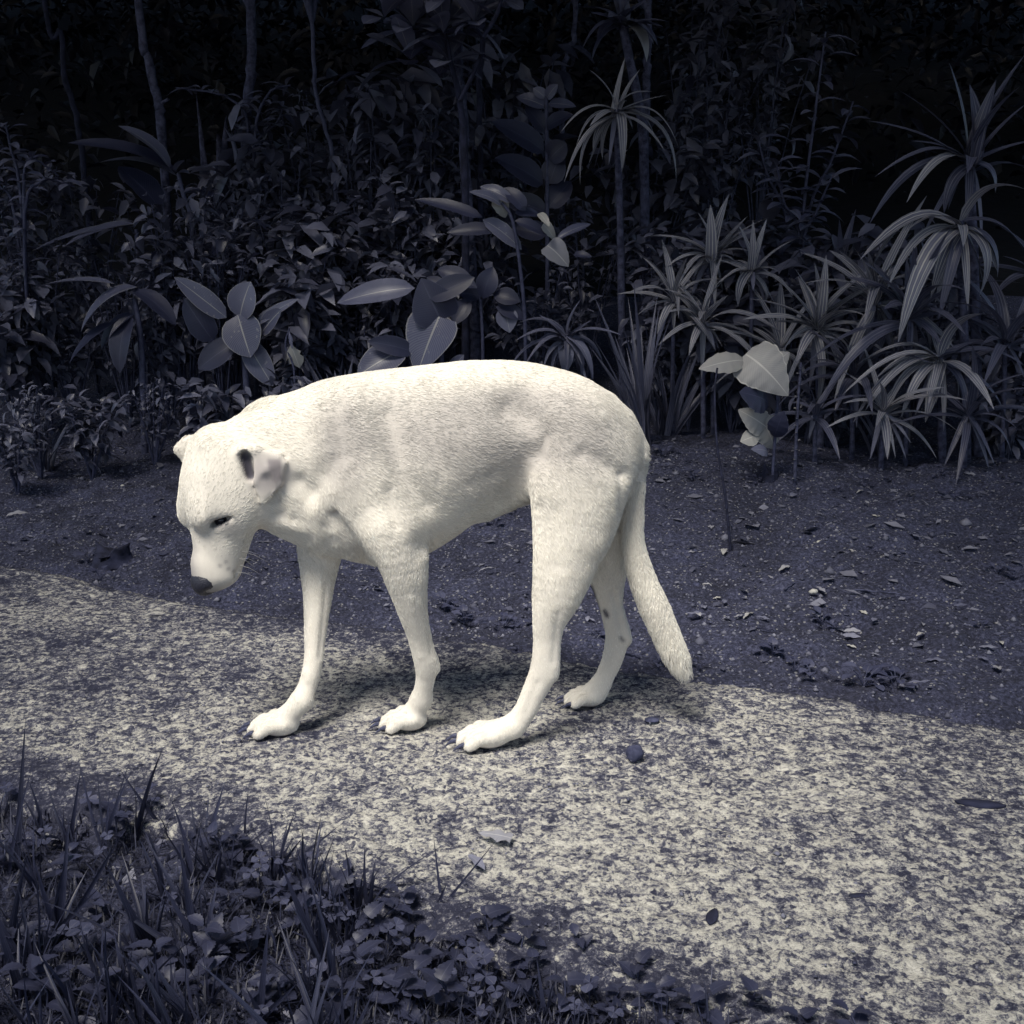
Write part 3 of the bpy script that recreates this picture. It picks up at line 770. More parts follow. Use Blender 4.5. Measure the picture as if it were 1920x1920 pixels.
# ------------------------------------------------------------------ plant kit
PROF = {
    'strap':  lambda t: (np.minimum(1, (t / .10 + .35)) * (1 - t ** 2.6)) ** .9,
    'paddle': lambda t: np.clip(np.sin(np.pi * np.clip(t, 0, 1) ** .82), 0, 1) ** .62,
    'oval':   lambda t: np.clip(np.sin(np.pi * np.clip(t, 0, 1) ** .95), 0, 1) ** .85,
    'obov':   lambda t: np.clip(np.sin(np.pi * np.clip(t, 0, 1) ** 1.45), 0, 1) ** .8,
    'heart':  lambda t: np.clip(np.sin(np.pi * np.clip(t * .93 + .07, 0, 1) ** .55), 0, 1) ** .75,
    'grass':  lambda t: (1 - t ** 1.6) * (.65 + .35 * np.minimum(1, t * 5)),
}
def leaf_geo(p0, p1, w, arch=.15, prof='strap', fold=.25, up=None, n=9, twist=0.0, ragged=0.0, wave=0.0, cup=0.0, teeth=0):
    """one leaf blade from p0 (base) to p1 (tip) in world space: verts, faces, uv"""
    p0, p1 = np.asarray(p0, float), np.asarray(p1, float)
    L = np.linalg.norm(p1 - p0); ax = unit(p1 - p0)
    up = unit([0, -.35, 1.0]) if up is None else unit(up)
    nrm = up - ax * (up @ ax)
    if np.linalg.norm(nrm) < .15: nrm = np.array([0, -1, .2]) - ax * (np.array([0, -1, .2]) @ ax)
    nrm = unit(nrm)
    if teeth: n = teeth * 2 + 2
    t = np.linspace(0, 1, n + 1)
    c = p0 + (p1 - p0) * t[:, None] + nrm * (arch * L * 4 * t * (1 - t) * (1 - .35 * t))[:, None]
    tang = np.gradient(c, axis=0); tang /= np.linalg.norm(tang, axis=1)[:, None]
    half = w * .5 * PROF[prof](t); half[-1] = w * .01
    if prof in ('strap', 'grass'): half[0] = max(half[0], w * .12)
    V, UV, F = [], [], []
    rows = (-1, -.5, 0, .5, 1)
    for i in range(n + 1):
        a = twist * t[i]
        side0 = unit(np.cross(tang[i], nrm)); nn = unit(np.cross(side0, tang[i]))
        side = side0 * math.cos(a) + nn * math.sin(a); nn2 = unit(np.cross(side, tang[i]))
        for r in rows:
            hw = half[i]
            if ragged and abs(r) == 1: hw *= 1 - ragged * random.random()
            if teeth and abs(r) == 1: hw *= (1.0 if i % 2 else .80)
            off = fold * abs(r) * half[i] + cup * r * r * half[i] + (wave * half[i] * math.sin(i * 1.9 + r) if abs(r) == 1 else 0)
            V.append(c[i] + side * r * hw + nn2 * off); UV.append((.5 + .5 * r, t[i]))
    k = len(rows)
    for i in range(n):
        for j in range(k - 1):
            F.append((i * k + j, i * k + j + 1, (i + 1) * k + j + 1, (i + 1) * k + j))
    return np.array(V), np.array(F), np.array(UV)
def add_leaf(root, p0, p1, w, mat, name='leaf', **kw):
    V, F, UV = leaf_geo(p0, p1, w, **kw)
    return link(name, mesh_np(name, V - np.array(root.location), F, M[mat], UV), root)
def tube_geo(pts, radii, sides=7, cap=True):
    pts = np.asarray(pts, float); n = len(pts)
    tg = np.gradient(pts, axis=0); V, F = [], []
    for i in range(n):
        a = unit(tg[i]); b = unit(np.cross(a, [0.31, .9, .2])); c = np.cross(a, b)
        for j in range(sides):
            q = 2 * math.pi * j / sides; V.append(pts[i] + radii[i] * (math.cos(q) * b + math.sin(q) * c))
    for i in range(n - 1):
        for j in range(sides):
            F.append((i * sides + j, i * sides + (j + 1) % sides, (i + 1) * sides + (j + 1) % sides, (i + 1) * sides + j))
    return np.array(V), np.array(F)
def curve_pts(ctrl, n=10, jit=0.0):
    ctrl = np.asarray(ctrl, float); t = np.linspace(0, len(ctrl) - 1, n); out = []
    for q in t:
        i = min(int(q), len(ctrl) - 2); f = q - i
        a, b, c, d = ctrl[max(i - 1, 0)], ctrl[i], ctrl[i + 1], ctrl[min(i + 2, len(ctrl) - 1)]
        out.append(.5 * (2 * b + (c - a) * f + (2 * a - 5 * b + 4 * c - d) * f * f + (3 * b - a - 3 * c + d) * f ** 3))
    out = np.array(out)
    if jit: out[1:-1] += RNG.normal(0, jit, (n - 2, 3))
    return out
def add_tube(root, ctrl, r0, r1, mat, name, n=10, sides=7, jit=0.0, knots=0.0):
    p = curve_pts(ctrl, n, jit); r = np.linspace(r0, r1, n)
    if knots: r = r * (1 + knots * RNG.uniform(-1, 1, n))
    V, F = tube_geo(p, r, sides)
    return link(name, mesh_np(name, V - np.array(root.location), F, M[mat]), root)
def px_at(Y): return Y * 1.02 / FPX            # metres per photo pixel at that depth
def ground_under(u, v, Y):
    x = at(u, v, Y)[0]; return np.array([x, Y, sz(x, Y) - .01])

def pixel_plant(name, label, cat, Y, base_uv, leaves, mat, prof, stem=None, stem_mat='stem', stem_w=10, group=None, arch=.12, fold=.25, spread=.10, n=9, up=None, **kw):
    """leaves: (u0,v0,u1,v1,width_px[,mat[,prof]]); tips get their own depth so that the plant is round"""
    g = ground_under(base_uv[0], base_uv[1], Y)
    root = empty(name, g, label, cat, group); k = px_at(Y)
    if stem:
        pts = [g] + [at(u, v, Y) for u, v in stem]
        add_tube(root, pts, stem_w * k * .55, stem_w * k * .4, stem_mat, 'stem', 12, knots=.06)
    for i, L in enumerate(leaves):
        u0, v0, u1, v1, w = L[:5]; m = L[5] if len(L) > 5 else mat; pf = L[6] if len(L) > 6 else prof
        ln = math.hypot(u1 - u0, v1 - v0) * k
        dy = random.uniform(-.9, .55) * max(spread, .35 * ln)
        p0, p1 = at(u0, v0, Y + dy * .08), at(u1, v1, Y + dy)
        add_leaf(root, p0, p1, w * k, m, prof=pf, arch=arch * random.uniform(.5, 1.3), fold=fold, n=n, up=up, twist=random.uniform(-.3, .3), **kw)
    return root

# ------------------------------------------------------------------ broad paddle-leaved plants
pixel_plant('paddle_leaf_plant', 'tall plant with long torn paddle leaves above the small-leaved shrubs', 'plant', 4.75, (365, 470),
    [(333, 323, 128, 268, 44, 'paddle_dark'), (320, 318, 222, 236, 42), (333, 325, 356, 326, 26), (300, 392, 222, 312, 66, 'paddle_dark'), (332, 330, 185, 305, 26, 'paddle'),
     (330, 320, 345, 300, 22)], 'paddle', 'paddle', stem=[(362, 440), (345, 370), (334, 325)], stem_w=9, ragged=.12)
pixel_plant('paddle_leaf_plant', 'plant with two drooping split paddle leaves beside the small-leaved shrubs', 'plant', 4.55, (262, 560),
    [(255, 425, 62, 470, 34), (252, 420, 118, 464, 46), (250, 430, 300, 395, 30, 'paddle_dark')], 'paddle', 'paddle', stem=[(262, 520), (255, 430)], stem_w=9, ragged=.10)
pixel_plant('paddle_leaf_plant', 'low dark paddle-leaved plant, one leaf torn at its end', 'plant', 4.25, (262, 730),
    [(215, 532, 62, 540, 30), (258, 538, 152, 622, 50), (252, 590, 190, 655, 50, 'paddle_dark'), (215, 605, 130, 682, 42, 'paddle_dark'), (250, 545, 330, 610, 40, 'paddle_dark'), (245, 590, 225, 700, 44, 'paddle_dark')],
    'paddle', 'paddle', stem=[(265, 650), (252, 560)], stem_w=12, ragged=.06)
pixel_plant('paddle_leaf_plant', 'broad-leaved plant with two upright oval leaves and white midribs', 'plant', 4.15, (462, 730),
    [(425, 596, 327, 520, 40), (450, 596, 470, 528, 60), (446, 590, 470, 670, 74), (490, 625, 528, 580, 38), (442, 642, 372, 692, 52, 'paddle_dark'), (462, 640, 512, 724, 48),
     (400, 640, 345, 560, 50, 'paddle_dark'), (480, 610, 560, 560, 20)], 'paddle', 'paddle', stem=[(460, 690), (450, 598)], stem_w=12, ragged=.03, up=[-.15, -1, .55], arch=.06)
pixel_plant('dry_leaf_sprig', 'pale withered ragged leaf hanging on a thin stalk', 'leaf', 4.1, (545, 730),
    [(545, 645, 562, 690, 34, 'dry'), (542, 620, 548, 655, 9, 'dry_grey')], 'dry', 'oval', stem=[(552, 700), (535, 650), (543, 615)], stem_w=4, ragged=.45, up=[0, -1, .4])
pixel_plant('paddle_leaf_plant', 'paddle-leaved plant with a large heart-shaped leaf above the dog back', 'plant', 4.05, (826, 740),
    [(778, 540, 632, 568, 46, 'oval'), (826, 600, 790, 522, 86, 'paddle_dark', 'heart'), (824, 594, 782, 702, 100, 'paddle', 'heart'), (760, 655, 670, 705, 62), (775, 660, 690, 640, 36, 'paddle_dark'),
     (805, 560, 890, 520, 44, 'paddle_dark'), (845, 700, 870, 665, 26)], 'paddle', 'paddle', stem=[(828, 700), (825, 598)], stem_w=11, up=[-.2, -1, .5], arch=.07)
pixel_plant('spotted_leaf_plant', 'dark shrub with oval leaves growing against the slim trunk', 'plant', 4.35, (905, 720),
    [(820, 505, 895, 540, 36), (858, 550, 902, 556, 30), (925, 552, 976, 566, 34), (945, 572, 956, 624, 40, 'oval'), (838, 545, 800, 520, 24), (905, 560, 925, 500, 40), (880, 560, 850, 610, 34), (930, 575, 985, 600, 30)],
    'paddle_dark', 'oval', stem=[(905, 640), (900, 560)], stem_w=7, up=[0, -1, .5])
pixel_plant('pale_bract_plant', 'shrub with long leaves and pale curled bracts at its branch ends', 'plant', 4.3, (985, 720),
    [(905, 408, 778, 374, 28, 'paddle_dark'), (935, 432, 838, 436, 28, 'paddle_dark'), (905, 412, 978, 468, 34, 'paddle'), (940, 385, 880, 360, 22, 'paddle'), (960, 380, 900, 350, 26, 'paddle'), (985, 395, 945, 352, 30),
     (930, 372, 948, 408, 34, 'paddle_pale', 'heart'), (962, 392, 995, 385, 12), (965, 414, 1025, 440, 22), (1044, 448, 1108, 420, 18, 'oval'), (1018, 420, 1042, 452, 24, 'paddle_pale', 'heart'),
     (1026, 460, 1066, 500, 48, 'oval_pale', 'heart'), (1075, 478, 1110, 482, 15), (965, 400, 1010, 402, 20), (1010, 400, 1030, 425, 16, 'paddle_pale')],
    'paddle_dark', 'paddle', stem=[(985, 620), (975, 500), (960, 410), (940, 380)], stem_w=7, ragged=.12, up=[-.1, -1, .7])
pixel_plant('broad_leaf_sapling', 'dark upright sapling with broad overlapping leaves behind the pale bracts', 'plant', 4.9, (1026, 700),
    [(1020, 285, 922, 228, 46), (1018, 345, 928, 295, 48), (1030, 300, 1062, 268, 42), (1030, 345, 1050, 290, 44), (1022, 200, 968, 182, 30, 'oval'), (1028, 195, 1080, 200, 22, 'oval'), (1025, 240, 1075, 215, 30), (1024, 250, 985, 200, 30),
     (1024, 400, 950, 375, 42), (1028, 390, 1070, 340, 44), (1026, 440, 965, 430, 40), (1024, 185, 1000, 165, 20, 'oval'), (1026, 185, 1046, 158, 20, 'oval')],
    'paddle_dark', 'paddle', stem=[(1026, 400), (1024, 180)], stem_w=8, up=[0, -1, .45])

# ------------------------------------------------------------------ strap-leaved dracaenas
def rosette(root, c, n, L, w, mat, Y, elev=(-.5, 1.2), prof='strap', arch=.18, fold=.22, nseg=9, dead=0):
    k = px_at(Y); tx, ty = random.uniform(-.3, .3), random.uniform(-.3, .3)
    for i in range(n + dead):
        a = 2 * math.pi * (i * .618 + random.uniform(-.09, .09)); t = min(1, i / max(1, n - 1))
        e = elev[1] + (elev[0] - elev[1]) * (1 - t) + random.uniform(-.22, .22)
        l = L * k * random.choice((.6, .8, .95, 1.05, 1.2)); m, ww, ar = mat, w * random.uniform(.75, 1.25), arch * random.uniform(.5, 1.5)
        if i >= n: e, m, ww, ar, l = random.uniform(-1.35, -.95), 'dry_grey' if random.random() < .6 else mat, w * .7, .05, l * .8
        d = unit(np.array([math.cos(a) * math.cos(e) + tx * math.sin(e), math.sin(a) * math.cos(e) + ty * math.sin(e), math.sin(e)]))
        p0 = np.asarray(c) + d * .02 * l + np.array([0, 0, -.09 * l * (1 - t)])
        add_leaf(root, p0, p0 + d * l, ww * k, m, prof=prof, arch=ar * (1.1 - .7 * max(e, 0)), fold=fold, n=nseg, twist=random.uniform(-.6, .6))
def dracaena(label, Y, base, crown, leaves, extra, mat='strap', L=150, w=16, stem_w=12, elev=(-.5, 1.1), stem_pts=(), group=None, stem_mat='bark', name='dracaena'):
    g = ground_under(base[0], base[1], Y); k = px_at(Y)
    root = empty(name, g, label, 'plant', group)
    c = at(crown[0], crown[1], Y)
    add_tube(root, [g] + [at(u, v, Y) for u, v in stem_pts] + [c], stem_w * k * .5, stem_w * k * .42, stem_mat, 'stem', 16, knots=.10)
    for l in leaves:
        u1, v1, ww = l[:3]; m = l[3] if len(l) > 3 else mat
        ln = math.hypot(u1 - crown[0], v1 - crown[1]) * k; down = v1 > crown[1] + 10
        dy = random.uniform(-.8, .2) * .35 * ln
        p0 = c + np.array([random.uniform(-.4, .4) * stem_w * k, random.uniform(-.3, .1) * stem_w * k, -random.random() * 14 * k])
        add_leaf(root, p0, at(u1, v1, Y + dy), ww * k, m, arch=random.uniform(.2, .34) if down else random.uniform(.04, .12), fold=.28, twist=random.uniform(-.25, .25), n=11)
    if extra: rosette(root, c, extra, L, w, mat, Y, elev, dead=4 if name == 'dracaena' and mat.startswith('strap') else 0)
    return root
dracaena('dracaena with upright striped leaves above the low undergrowth edge, tallest of three', 4.35, (1338, 800), (1335, 478),
    [(1308, 398, 18), (1332, 384, 22), (1367, 364, 22), (1402, 405, 16), (1226, 440, 16), (1270, 466, 15), (1302, 520, 16), (1368, 462, 18), (1420, 430, 14), (1285, 500, 14), (1250, 500, 14), (1390, 510, 14)], 6, L=110, w=16, elev=(-.6, .4), stem_w=10)
dracaena('small dracaena with a narrow spiky head between two larger ones', 4.2, (1408, 800), (1410, 506),
    [(1384, 420, 14), (1412, 412, 14), (1438, 410, 13), (1345, 486, 16), (1384, 574, 18), (1492, 448, 14), (1470, 500, 13), (1430, 580, 14), (1350, 530, 12)], 5, L=90, w=14, elev=(-.6, .3), stem_w=9)
dracaena('dracaena with a full star of striped leaves behind the pale caladium', 4.0, (1540, 830), (1532, 612),
    [(1490, 503, 24), (1527, 492, 24), (1549, 478, 20), (1425, 500, 20), (1402, 560, 22), (1440, 604, 16), (1642, 500, 20), (1652, 532, 18), (1610, 545, 18), (1537, 640, 22), (1562, 738, 22), (1532, 762, 16), (1640, 600, 14), (1650, 630, 14), (1470, 655, 16), (1600, 690, 16)], 8, L=150, w=18, elev=(-.7, .4), stem_w=13)
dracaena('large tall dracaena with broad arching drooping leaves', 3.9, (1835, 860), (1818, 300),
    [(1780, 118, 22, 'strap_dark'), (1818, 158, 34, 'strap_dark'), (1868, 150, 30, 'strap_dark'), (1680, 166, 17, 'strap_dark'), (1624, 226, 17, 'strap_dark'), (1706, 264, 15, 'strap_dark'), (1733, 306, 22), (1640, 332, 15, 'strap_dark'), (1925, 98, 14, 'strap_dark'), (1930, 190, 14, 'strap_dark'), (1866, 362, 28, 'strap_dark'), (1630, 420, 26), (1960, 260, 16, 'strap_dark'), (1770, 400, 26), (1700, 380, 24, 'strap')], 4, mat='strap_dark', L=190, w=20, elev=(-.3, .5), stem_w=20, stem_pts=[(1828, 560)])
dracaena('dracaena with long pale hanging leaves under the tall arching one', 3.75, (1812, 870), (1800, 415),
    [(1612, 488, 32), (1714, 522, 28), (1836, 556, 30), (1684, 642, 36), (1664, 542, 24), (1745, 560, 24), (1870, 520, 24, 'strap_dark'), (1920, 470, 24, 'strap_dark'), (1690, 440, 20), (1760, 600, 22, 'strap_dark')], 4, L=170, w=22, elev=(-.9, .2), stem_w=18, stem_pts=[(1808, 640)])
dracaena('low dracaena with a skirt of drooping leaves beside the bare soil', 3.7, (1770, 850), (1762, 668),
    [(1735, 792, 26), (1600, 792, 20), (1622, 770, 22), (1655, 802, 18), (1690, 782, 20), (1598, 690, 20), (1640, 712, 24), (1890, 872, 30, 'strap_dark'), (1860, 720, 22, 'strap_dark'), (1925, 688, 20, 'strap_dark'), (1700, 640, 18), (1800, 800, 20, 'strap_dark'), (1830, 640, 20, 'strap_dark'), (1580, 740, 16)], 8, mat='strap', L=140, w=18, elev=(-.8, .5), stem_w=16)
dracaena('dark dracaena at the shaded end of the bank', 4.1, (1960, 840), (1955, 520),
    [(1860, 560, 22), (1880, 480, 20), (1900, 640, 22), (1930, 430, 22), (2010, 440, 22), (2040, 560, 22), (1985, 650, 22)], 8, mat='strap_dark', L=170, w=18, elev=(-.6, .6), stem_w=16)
dracaena('slim dracaena on a tall cane with narrow drooping leaves', 4.6, (1168, 780), (1156, 205),
    [(1104, 130, 12), (1172, 108, 11), (1200, 130, 11), (1050, 250, 14), (1080, 277, 17), (1112, 282, 18), (1166, 322, 17), (1186, 242, 14), (1272, 276, 13), (1268, 342, 22), (1058, 342, 12), (1088, 346, 14), (1252, 178, 9), (1228, 258, 12), (1130, 300, 13)], 4, L=110, w=13, elev=(-.7, .6), stem_w=15, stem_pts=[(1164, 480)])
dracaena('tall cane with a crown of broad glossy leaves near the canopy', 4.8, (1215, 780), (1166, 42),
    [(1108, 24, 26, 'oval'), (1092, 92, 26, 'oval'), (1110, 114, 24, 'oval'), (1212, 116, 46, 'oval_pale'), (1244, 50, 20, 'oval'), (1252, 40, 26, 'oval'), (1226, 84, 22, 'oval'), (1195, -20, 28, 'oval'), (1140, -30, 28, 'oval'), (1215, 0, 24, 'oval'), (1160, -40, 26, 'oval')], 5, mat='oval', L=85, w=26, elev=(-.4, .5), stem_w=18, stem_pts=[(1210, 480), (1205, 250), (1180, 110)])
dracaena('wilted dracaena with pale drooping leaves just behind the dog rump', 3.95, (1062, 780), (1062, 628),
    [(1060, 700, 30, 'dry_grey'), (1090, 706, 20, 'dry_grey'), (1112, 712, 20, 'dry_grey'), (1020, 690, 18, 'dry_grey'), (965, 640, 16), (1000, 650, 16), (1130, 680, 16), (1010, 590, 13), (1090, 560, 14), (1110, 600, 16), (1035, 700, 15, 'dry_grey'), (950, 700, 14)], 5, mat='strap_dark', L=100, w=14, elev=(-.8, .4), stem_w=10)

# more dracaena heads filling the clump down to the soil
for (lab, Y, base, crown, n, L, w, mt) in (
    ('dracaena head low between the spiky head and the full star', 4.15, (1462, 800), (1462, 655), 18, 130, 16, 'strap'),
    ('dracaena head tucked under the upright striped one', 4.2, (1320, 800), (1318, 600), 18, 125, 15, 'strap'),
    ('leaning dracaena head between the full star and the hanging leaves', 3.95, (1650, 830), (1640, 560), 20, 160, 18, 'strap'),
    ('low dracaena head at the foot of the full star', 3.85, (1600, 830), (1600, 700), 18, 130, 16, 'strap_dark'),
    ('bushy dracaena head below the hanging pale leaves', 3.75, (1700, 840), (1705, 590), 20, 165, 20, 'strap_dark'),
    ('dracaena head in the shade past the skirted low one', 3.8, (1880, 850), (1885, 640), 18, 160, 18, 'strap_dark'),
    ('small dracaena head beside the stiff blade clump', 4.3, (1262, 800), (1262, 560), 16, 120, 14, 'strap'),
    ('dracaena head behind the full star', 4.5, (1560, 780), (1565, 540), 16, 140, 15, 'strap_dark'),
    ('small ground-hugging dracaena beside the caladium', 3.7, (1530, 838), (1528, 775), 14, 100, 14, 'strap_dark'),
    ('ground-hugging dracaena under the leaning head', 3.65, (1655, 838), (1655, 770), 16, 120, 15, 'strap'),
    ('ground-hugging dark dracaena between the low ones', 3.6, (1810, 848), (1815, 775), 16, 130, 16, 'strap_dark')):
    dracaena(lab, Y, base, crown, [], n, mat=mt, L=L, w=w, elev=(-.75, 1.05), stem_w=10)
# clumps of upright blades
def blade_clump(label, Y, u, v, n, L, w, mat, lean=0.0, name='blade_clump', spread=.35):
    g = ground_under(u, v, Y); k = px_at(Y); root = empty(name, g, label, 'plant')
    for i in range(n):
        a = random.uniform(0, 2 * math.pi); r = random.uniform(0, 20) * k; l = L * k * random.uniform(.55, 1.1)
        p0 = g + np.array([r * math.cos(a), r * math.sin(a), 0]); tilt = random.uniform(.05, spread)
        d = unit([math.cos(a) * tilt + lean, math.sin(a) * tilt, 1.0])
        droop = random.uniform(0, .25) * l
        add_leaf(root, p0, p0 + d * l + np.array([math.cos(a) * droop, math.sin(a) * droop * .6, -droop * .7]), w * k * random.uniform(.8, 1.2), mat, name='blade', arch=.10, prof='grass', fold=.3, n=9, up=[-math.cos(a), -math.sin(a) - .6, .4])
    return root
blade_clump('clump of long upright blades rising behind the dog rump', 4.05, 1205, 790, 20, 290, 15, 'strap_dark', -.08, spread=.30)
blade_clump('clump of stiff blades between the slim cane and the dracaenas', 4.3, 1250, 790, 16, 260, 13, 'strap_dark', .12, spread=.4)
blade_clump('clump of wide dark blades beside the heart-leaved plant', 4.2, 640, 740, 12, 190, 26, 'strap_dark', -.05, spread=.3)
blade_clump('sparse clump of grey blades under the low dracaena', 3.85, 1655, 840, 16, 150, 11, 'strap_dark', 0, spread=.7)
blade_clump('short clump of arching blades at the foot of the paddle plants', 4.1, 70, 720, 14, 140, 13, 'strap_dark', -.1, spread=.8)

# caladium with pale leaves in a dark stub, two thin canes
pixel_plant('caladium', 'pale heart-leaved caladium standing on the bare soil', 'plant', 3.45, (1450, 868),
    [(1402, 676, 1310, 692, 46, 'oval_pale'), (1398, 664, 1478, 742, 96, 'paddle_pale', 'heart'), (1445, 690, 1480, 660, 40, 'paddle_pale', 'heart'), (1436, 800, 1384, 768, 52, 'paddle_pale', 'heart'), (1430, 788, 1452, 842, 56, 'paddle_pale', 'heart'), (1452, 780, 1476, 808, 34, 'paddle_pale'),
     (1440, 760, 1386, 735, 60, 'paddle_dark'), (1425, 815, 1388, 828, 34, 'paddle_pale'), (1452, 820, 1470, 770, 40, 'paddle_dark'), (1440, 850, 1408, 842, 24, 'oval')],
    'paddle_pale', 'oval', stem=[(1455, 790), (1458, 745), (1450, 700), (1420, 668)], stem_w=6, up=[-.2, -1, .55], arch=.16, ragged=.03, wave=.10, cup=-.35, n=18)
def cane(label, Y, pts, w, name='bare_cane', mat='bark', nubs=0):
    g = ground_under(pts[0][0], pts[0][1], Y); g = np.array([at(pts[0][0], pts[0][1], Y)[0], Y, sz(at(pts[0][0], 0, Y)[0], Y) - .02]); k = px_at(Y)
    root = empty(name, g, label, 'stem')
    P = [g] + [at(u, v, Y + .03 * i) for i, (u, v) in enumerate(pts[1:])]
    add_tube(root, P, w * k * .6, w * k * .35, mat, 'cane', 18, 6, knots=.12)
    cp = curve_pts(P, 40)
    for i in range(nubs):
        p = cp[4 + int(i * 34 / nubs)]; a = random.uniform(0, 6.28); d = np.array([math.cos(a), math.sin(a), .3])
        add_leaf(root, p, p + d * 9 * k, 5 * k, 'oval_pale', name='bud', prof='oval', n=4)
    return root
def y_on_soil(u, v):
    Y = 3.0
    for i in range(30):
        p = at(u, v, Y); Y += .6 * (p[2] - sz(p[0], Y)) / max(.08, .12)
        Y = min(max(Y, 1.0), 6)
    return Y
cane('thin bare cane sticking out of the bare soil', y_on_soil(1372, 1028), [(1372, 1028), (1360, 930), (1345, 840), (1340, 740), (1345, 690)], 5, mat='bark_dark')
cane('thin beaded stem rising beside the pale caladium', 3.42, [(1492, 880), (1493, 820), (1497, 740), (1502, 680)], 6, nubs=16)

# ------------------------------------------------------------------ slim trees
def slim_tree(label, Y, ctrl, w0, w1, mat='bark', crown=None, group=None, n=22):
    g = np.array([at(ctrl[0][0], ctrl[0][1], Y)[0], Y, 0]); g[2] = sz(g[0], Y) - .03; k = px_at(Y)
    root = empty('slim_tree', g, label, 'tree', group)
    P = [g] + [at(u, v, Y) for u, v in ctrl[1:]]
    top = P[-1] + (P[-1] - P[-2]) * .2 + np.array([0, 0, 1.6]); P.append(top)
    add_tube(root, P, w0 * k * .5, w1 * k * .45, mat, 'trunk', 34, 8, knots=.09, jit=.003)
    return root, top, P
def leaf_cloud(centers, n_each, size, spread, lean=.5):
    """many small folded leaves: verts, faces (quads of a 2-piece blade)"""
    V, F = [], []
    C = np.repeat(np.asarray(centers), n_each, axis=0); n = len(C)
    P = C + RNG.normal(0, 1, (n, 3)) * np.asarray(spread)
    a = RNG.uniform(0, 2 * np.pi, n); e = RNG.normal(-.25, .45, n)
    d = np.stack([np.cos(a) * np.cos(e), np.sin(a) * np.cos(e), np.sin(e)], -1)
    up = np.stack([RNG.normal(0, lean, n), RNG.normal(-.3, lean, n), np.ones(n)], -1)
    s = np.cross(d, up); s /= np.linalg.norm(s, axis=1)[:, None]; nn = np.cross(s, d)
    L = size * RNG.uniform(.55, 1.3, n)[:, None]; W = L * RNG.uniform(.16, .26, n)[:, None]
    b = P; m1 = P + d * L * .33; m2 = P + d * L * .68 - nn * L * .05; t = P + d * L - nn * L * .18
    fo = nn * W * .45
    V = np.stack([b, m1 - s * W + fo, m1, m1 + s * W + fo, m2 - s * W * .75 + fo * .7, m2, m2 + s * W * .75 + fo * .7, t], 1).reshape(-1, 3)
    o = (np.arange(n) * 8)[:, None]
    q = np.array([[2, 1, 4, 5], [3, 2, 5, 6]]); tr = np.array([[0, 1, 2, 2], [0, 2, 3, 3], [5, 4, 7, 7], [6, 5, 7, 7]])
    Fq = (o[:, None] + q[None]).reshape(-1, 4)
    Ft = (o[:, None] + tr[None][:, :, :3]).reshape(-1, 3)
    return V, Fq, Ft
def cloud_mesh(name, V, Fq, Ft, mat):
    me = bpy.data.meshes.new(name)
    me.vertices.add(len(V)); me.vertices.foreach_set('co', V.astype(np.float32).ravel())
    me.loops.add(len(Fq) * 4 + len(Ft) * 3)
    me.loops.foreach_set('vertex_index', np.concatenate([Fq.ravel(), Ft.ravel()]).astype(np.int32))
    me.polygons.add(len(Fq) + len(Ft))
    me.polygons.foreach_set('loop_start', np.concatenate([np.arange(len(Fq)) * 4, len(Fq) * 4 + np.arange(len(Ft)) * 3]).astype(np.int32))
    me.update(calc_edges=True); me.materials.append(M[mat]); return me
trunks = [
    ('pale leaning sapling trunk with a short broken side twig', 5.3, [(312, 420), (306, 280), (297, 192), (278, 110), (260, 8)], 17, 15, 'bark', 0),
    ('thin crooked dark sapling trunk', 5.6, [(172, 420), (150, 255), (122, 150), (114, 60), (85, 10)], 11, 9, 'bark_dark', 0),
    ('mottled straight trunk behind the small-leaved shrubs', 5.2, [(456, 430), (463, 280), (466, 170), (470, 20)], 20, 18, 'bark', 1),
    ('dark rough trunk of a broad-leaved young tree', 4.75, [(896, 700), (884, 520), (874, 330), (866, 180), (858, 60)], 21, 17, 'bark', 0),
    ('thin stem leaning past the small-leaved shrubs', 4.9, [(648, 560), (636, 420), (620, 280), (592, 170), (585, 40)], 9, 7, 'stem', 0),
    ('pair stem rising beside the broad-leaved young tree', 5.0, [(905, 560), (900, 320), (898, 160), (906, 10)], 12, 9, 'bark_dark', 1),
    ('pale blotched trunk behind the slim dracaena', 5.4, [(1205, 560), (1208, 330), (1212, 150), (1214, 20)], 15, 13, 'bark', 1),
    ('slender pale trunk among the far shrubs', 5.9, [(1060, 420), (1052, 190), (1068, 90), (1078, 10)], 10, 9, 'bark', 1),
]
for lab, Y, ctrl, w0, w1, mt, cr in trunks:
    r, top, P = slim_tree(lab, Y, ctrl, w0, w1, mt)
    if lab.startswith('pale leaning'):
        k = px_at(Y); add_tube(r, [at(300, 195, Y), at(316, 186, Y - .03)], 4 * k, 2.5 * k, mt, 'branch', 4, 6)
    # crown above the frame
    cs = top + RNG.normal(0, 1, (26, 3)) * np.array([.55, .5, .35]) + np.array([0, 0, .35])
    o = link('crown', cloud_mesh('crown', *[a - (np.array(r.location) if i == 0 else 0) for i, a in enumerate(leaf_cloud(cs, 26, .13, (.16, .16, .12)))], 'far_leaf'), r); o['kind'] = 'stuff'
    for i in range(4):
        c = cs[i * 5]; add_tube(r, [P[-2], (P[-2] + c) / 2 + np.array([0, 0, .15]), c], .012, .004, mt, 'branch', 7, 5)

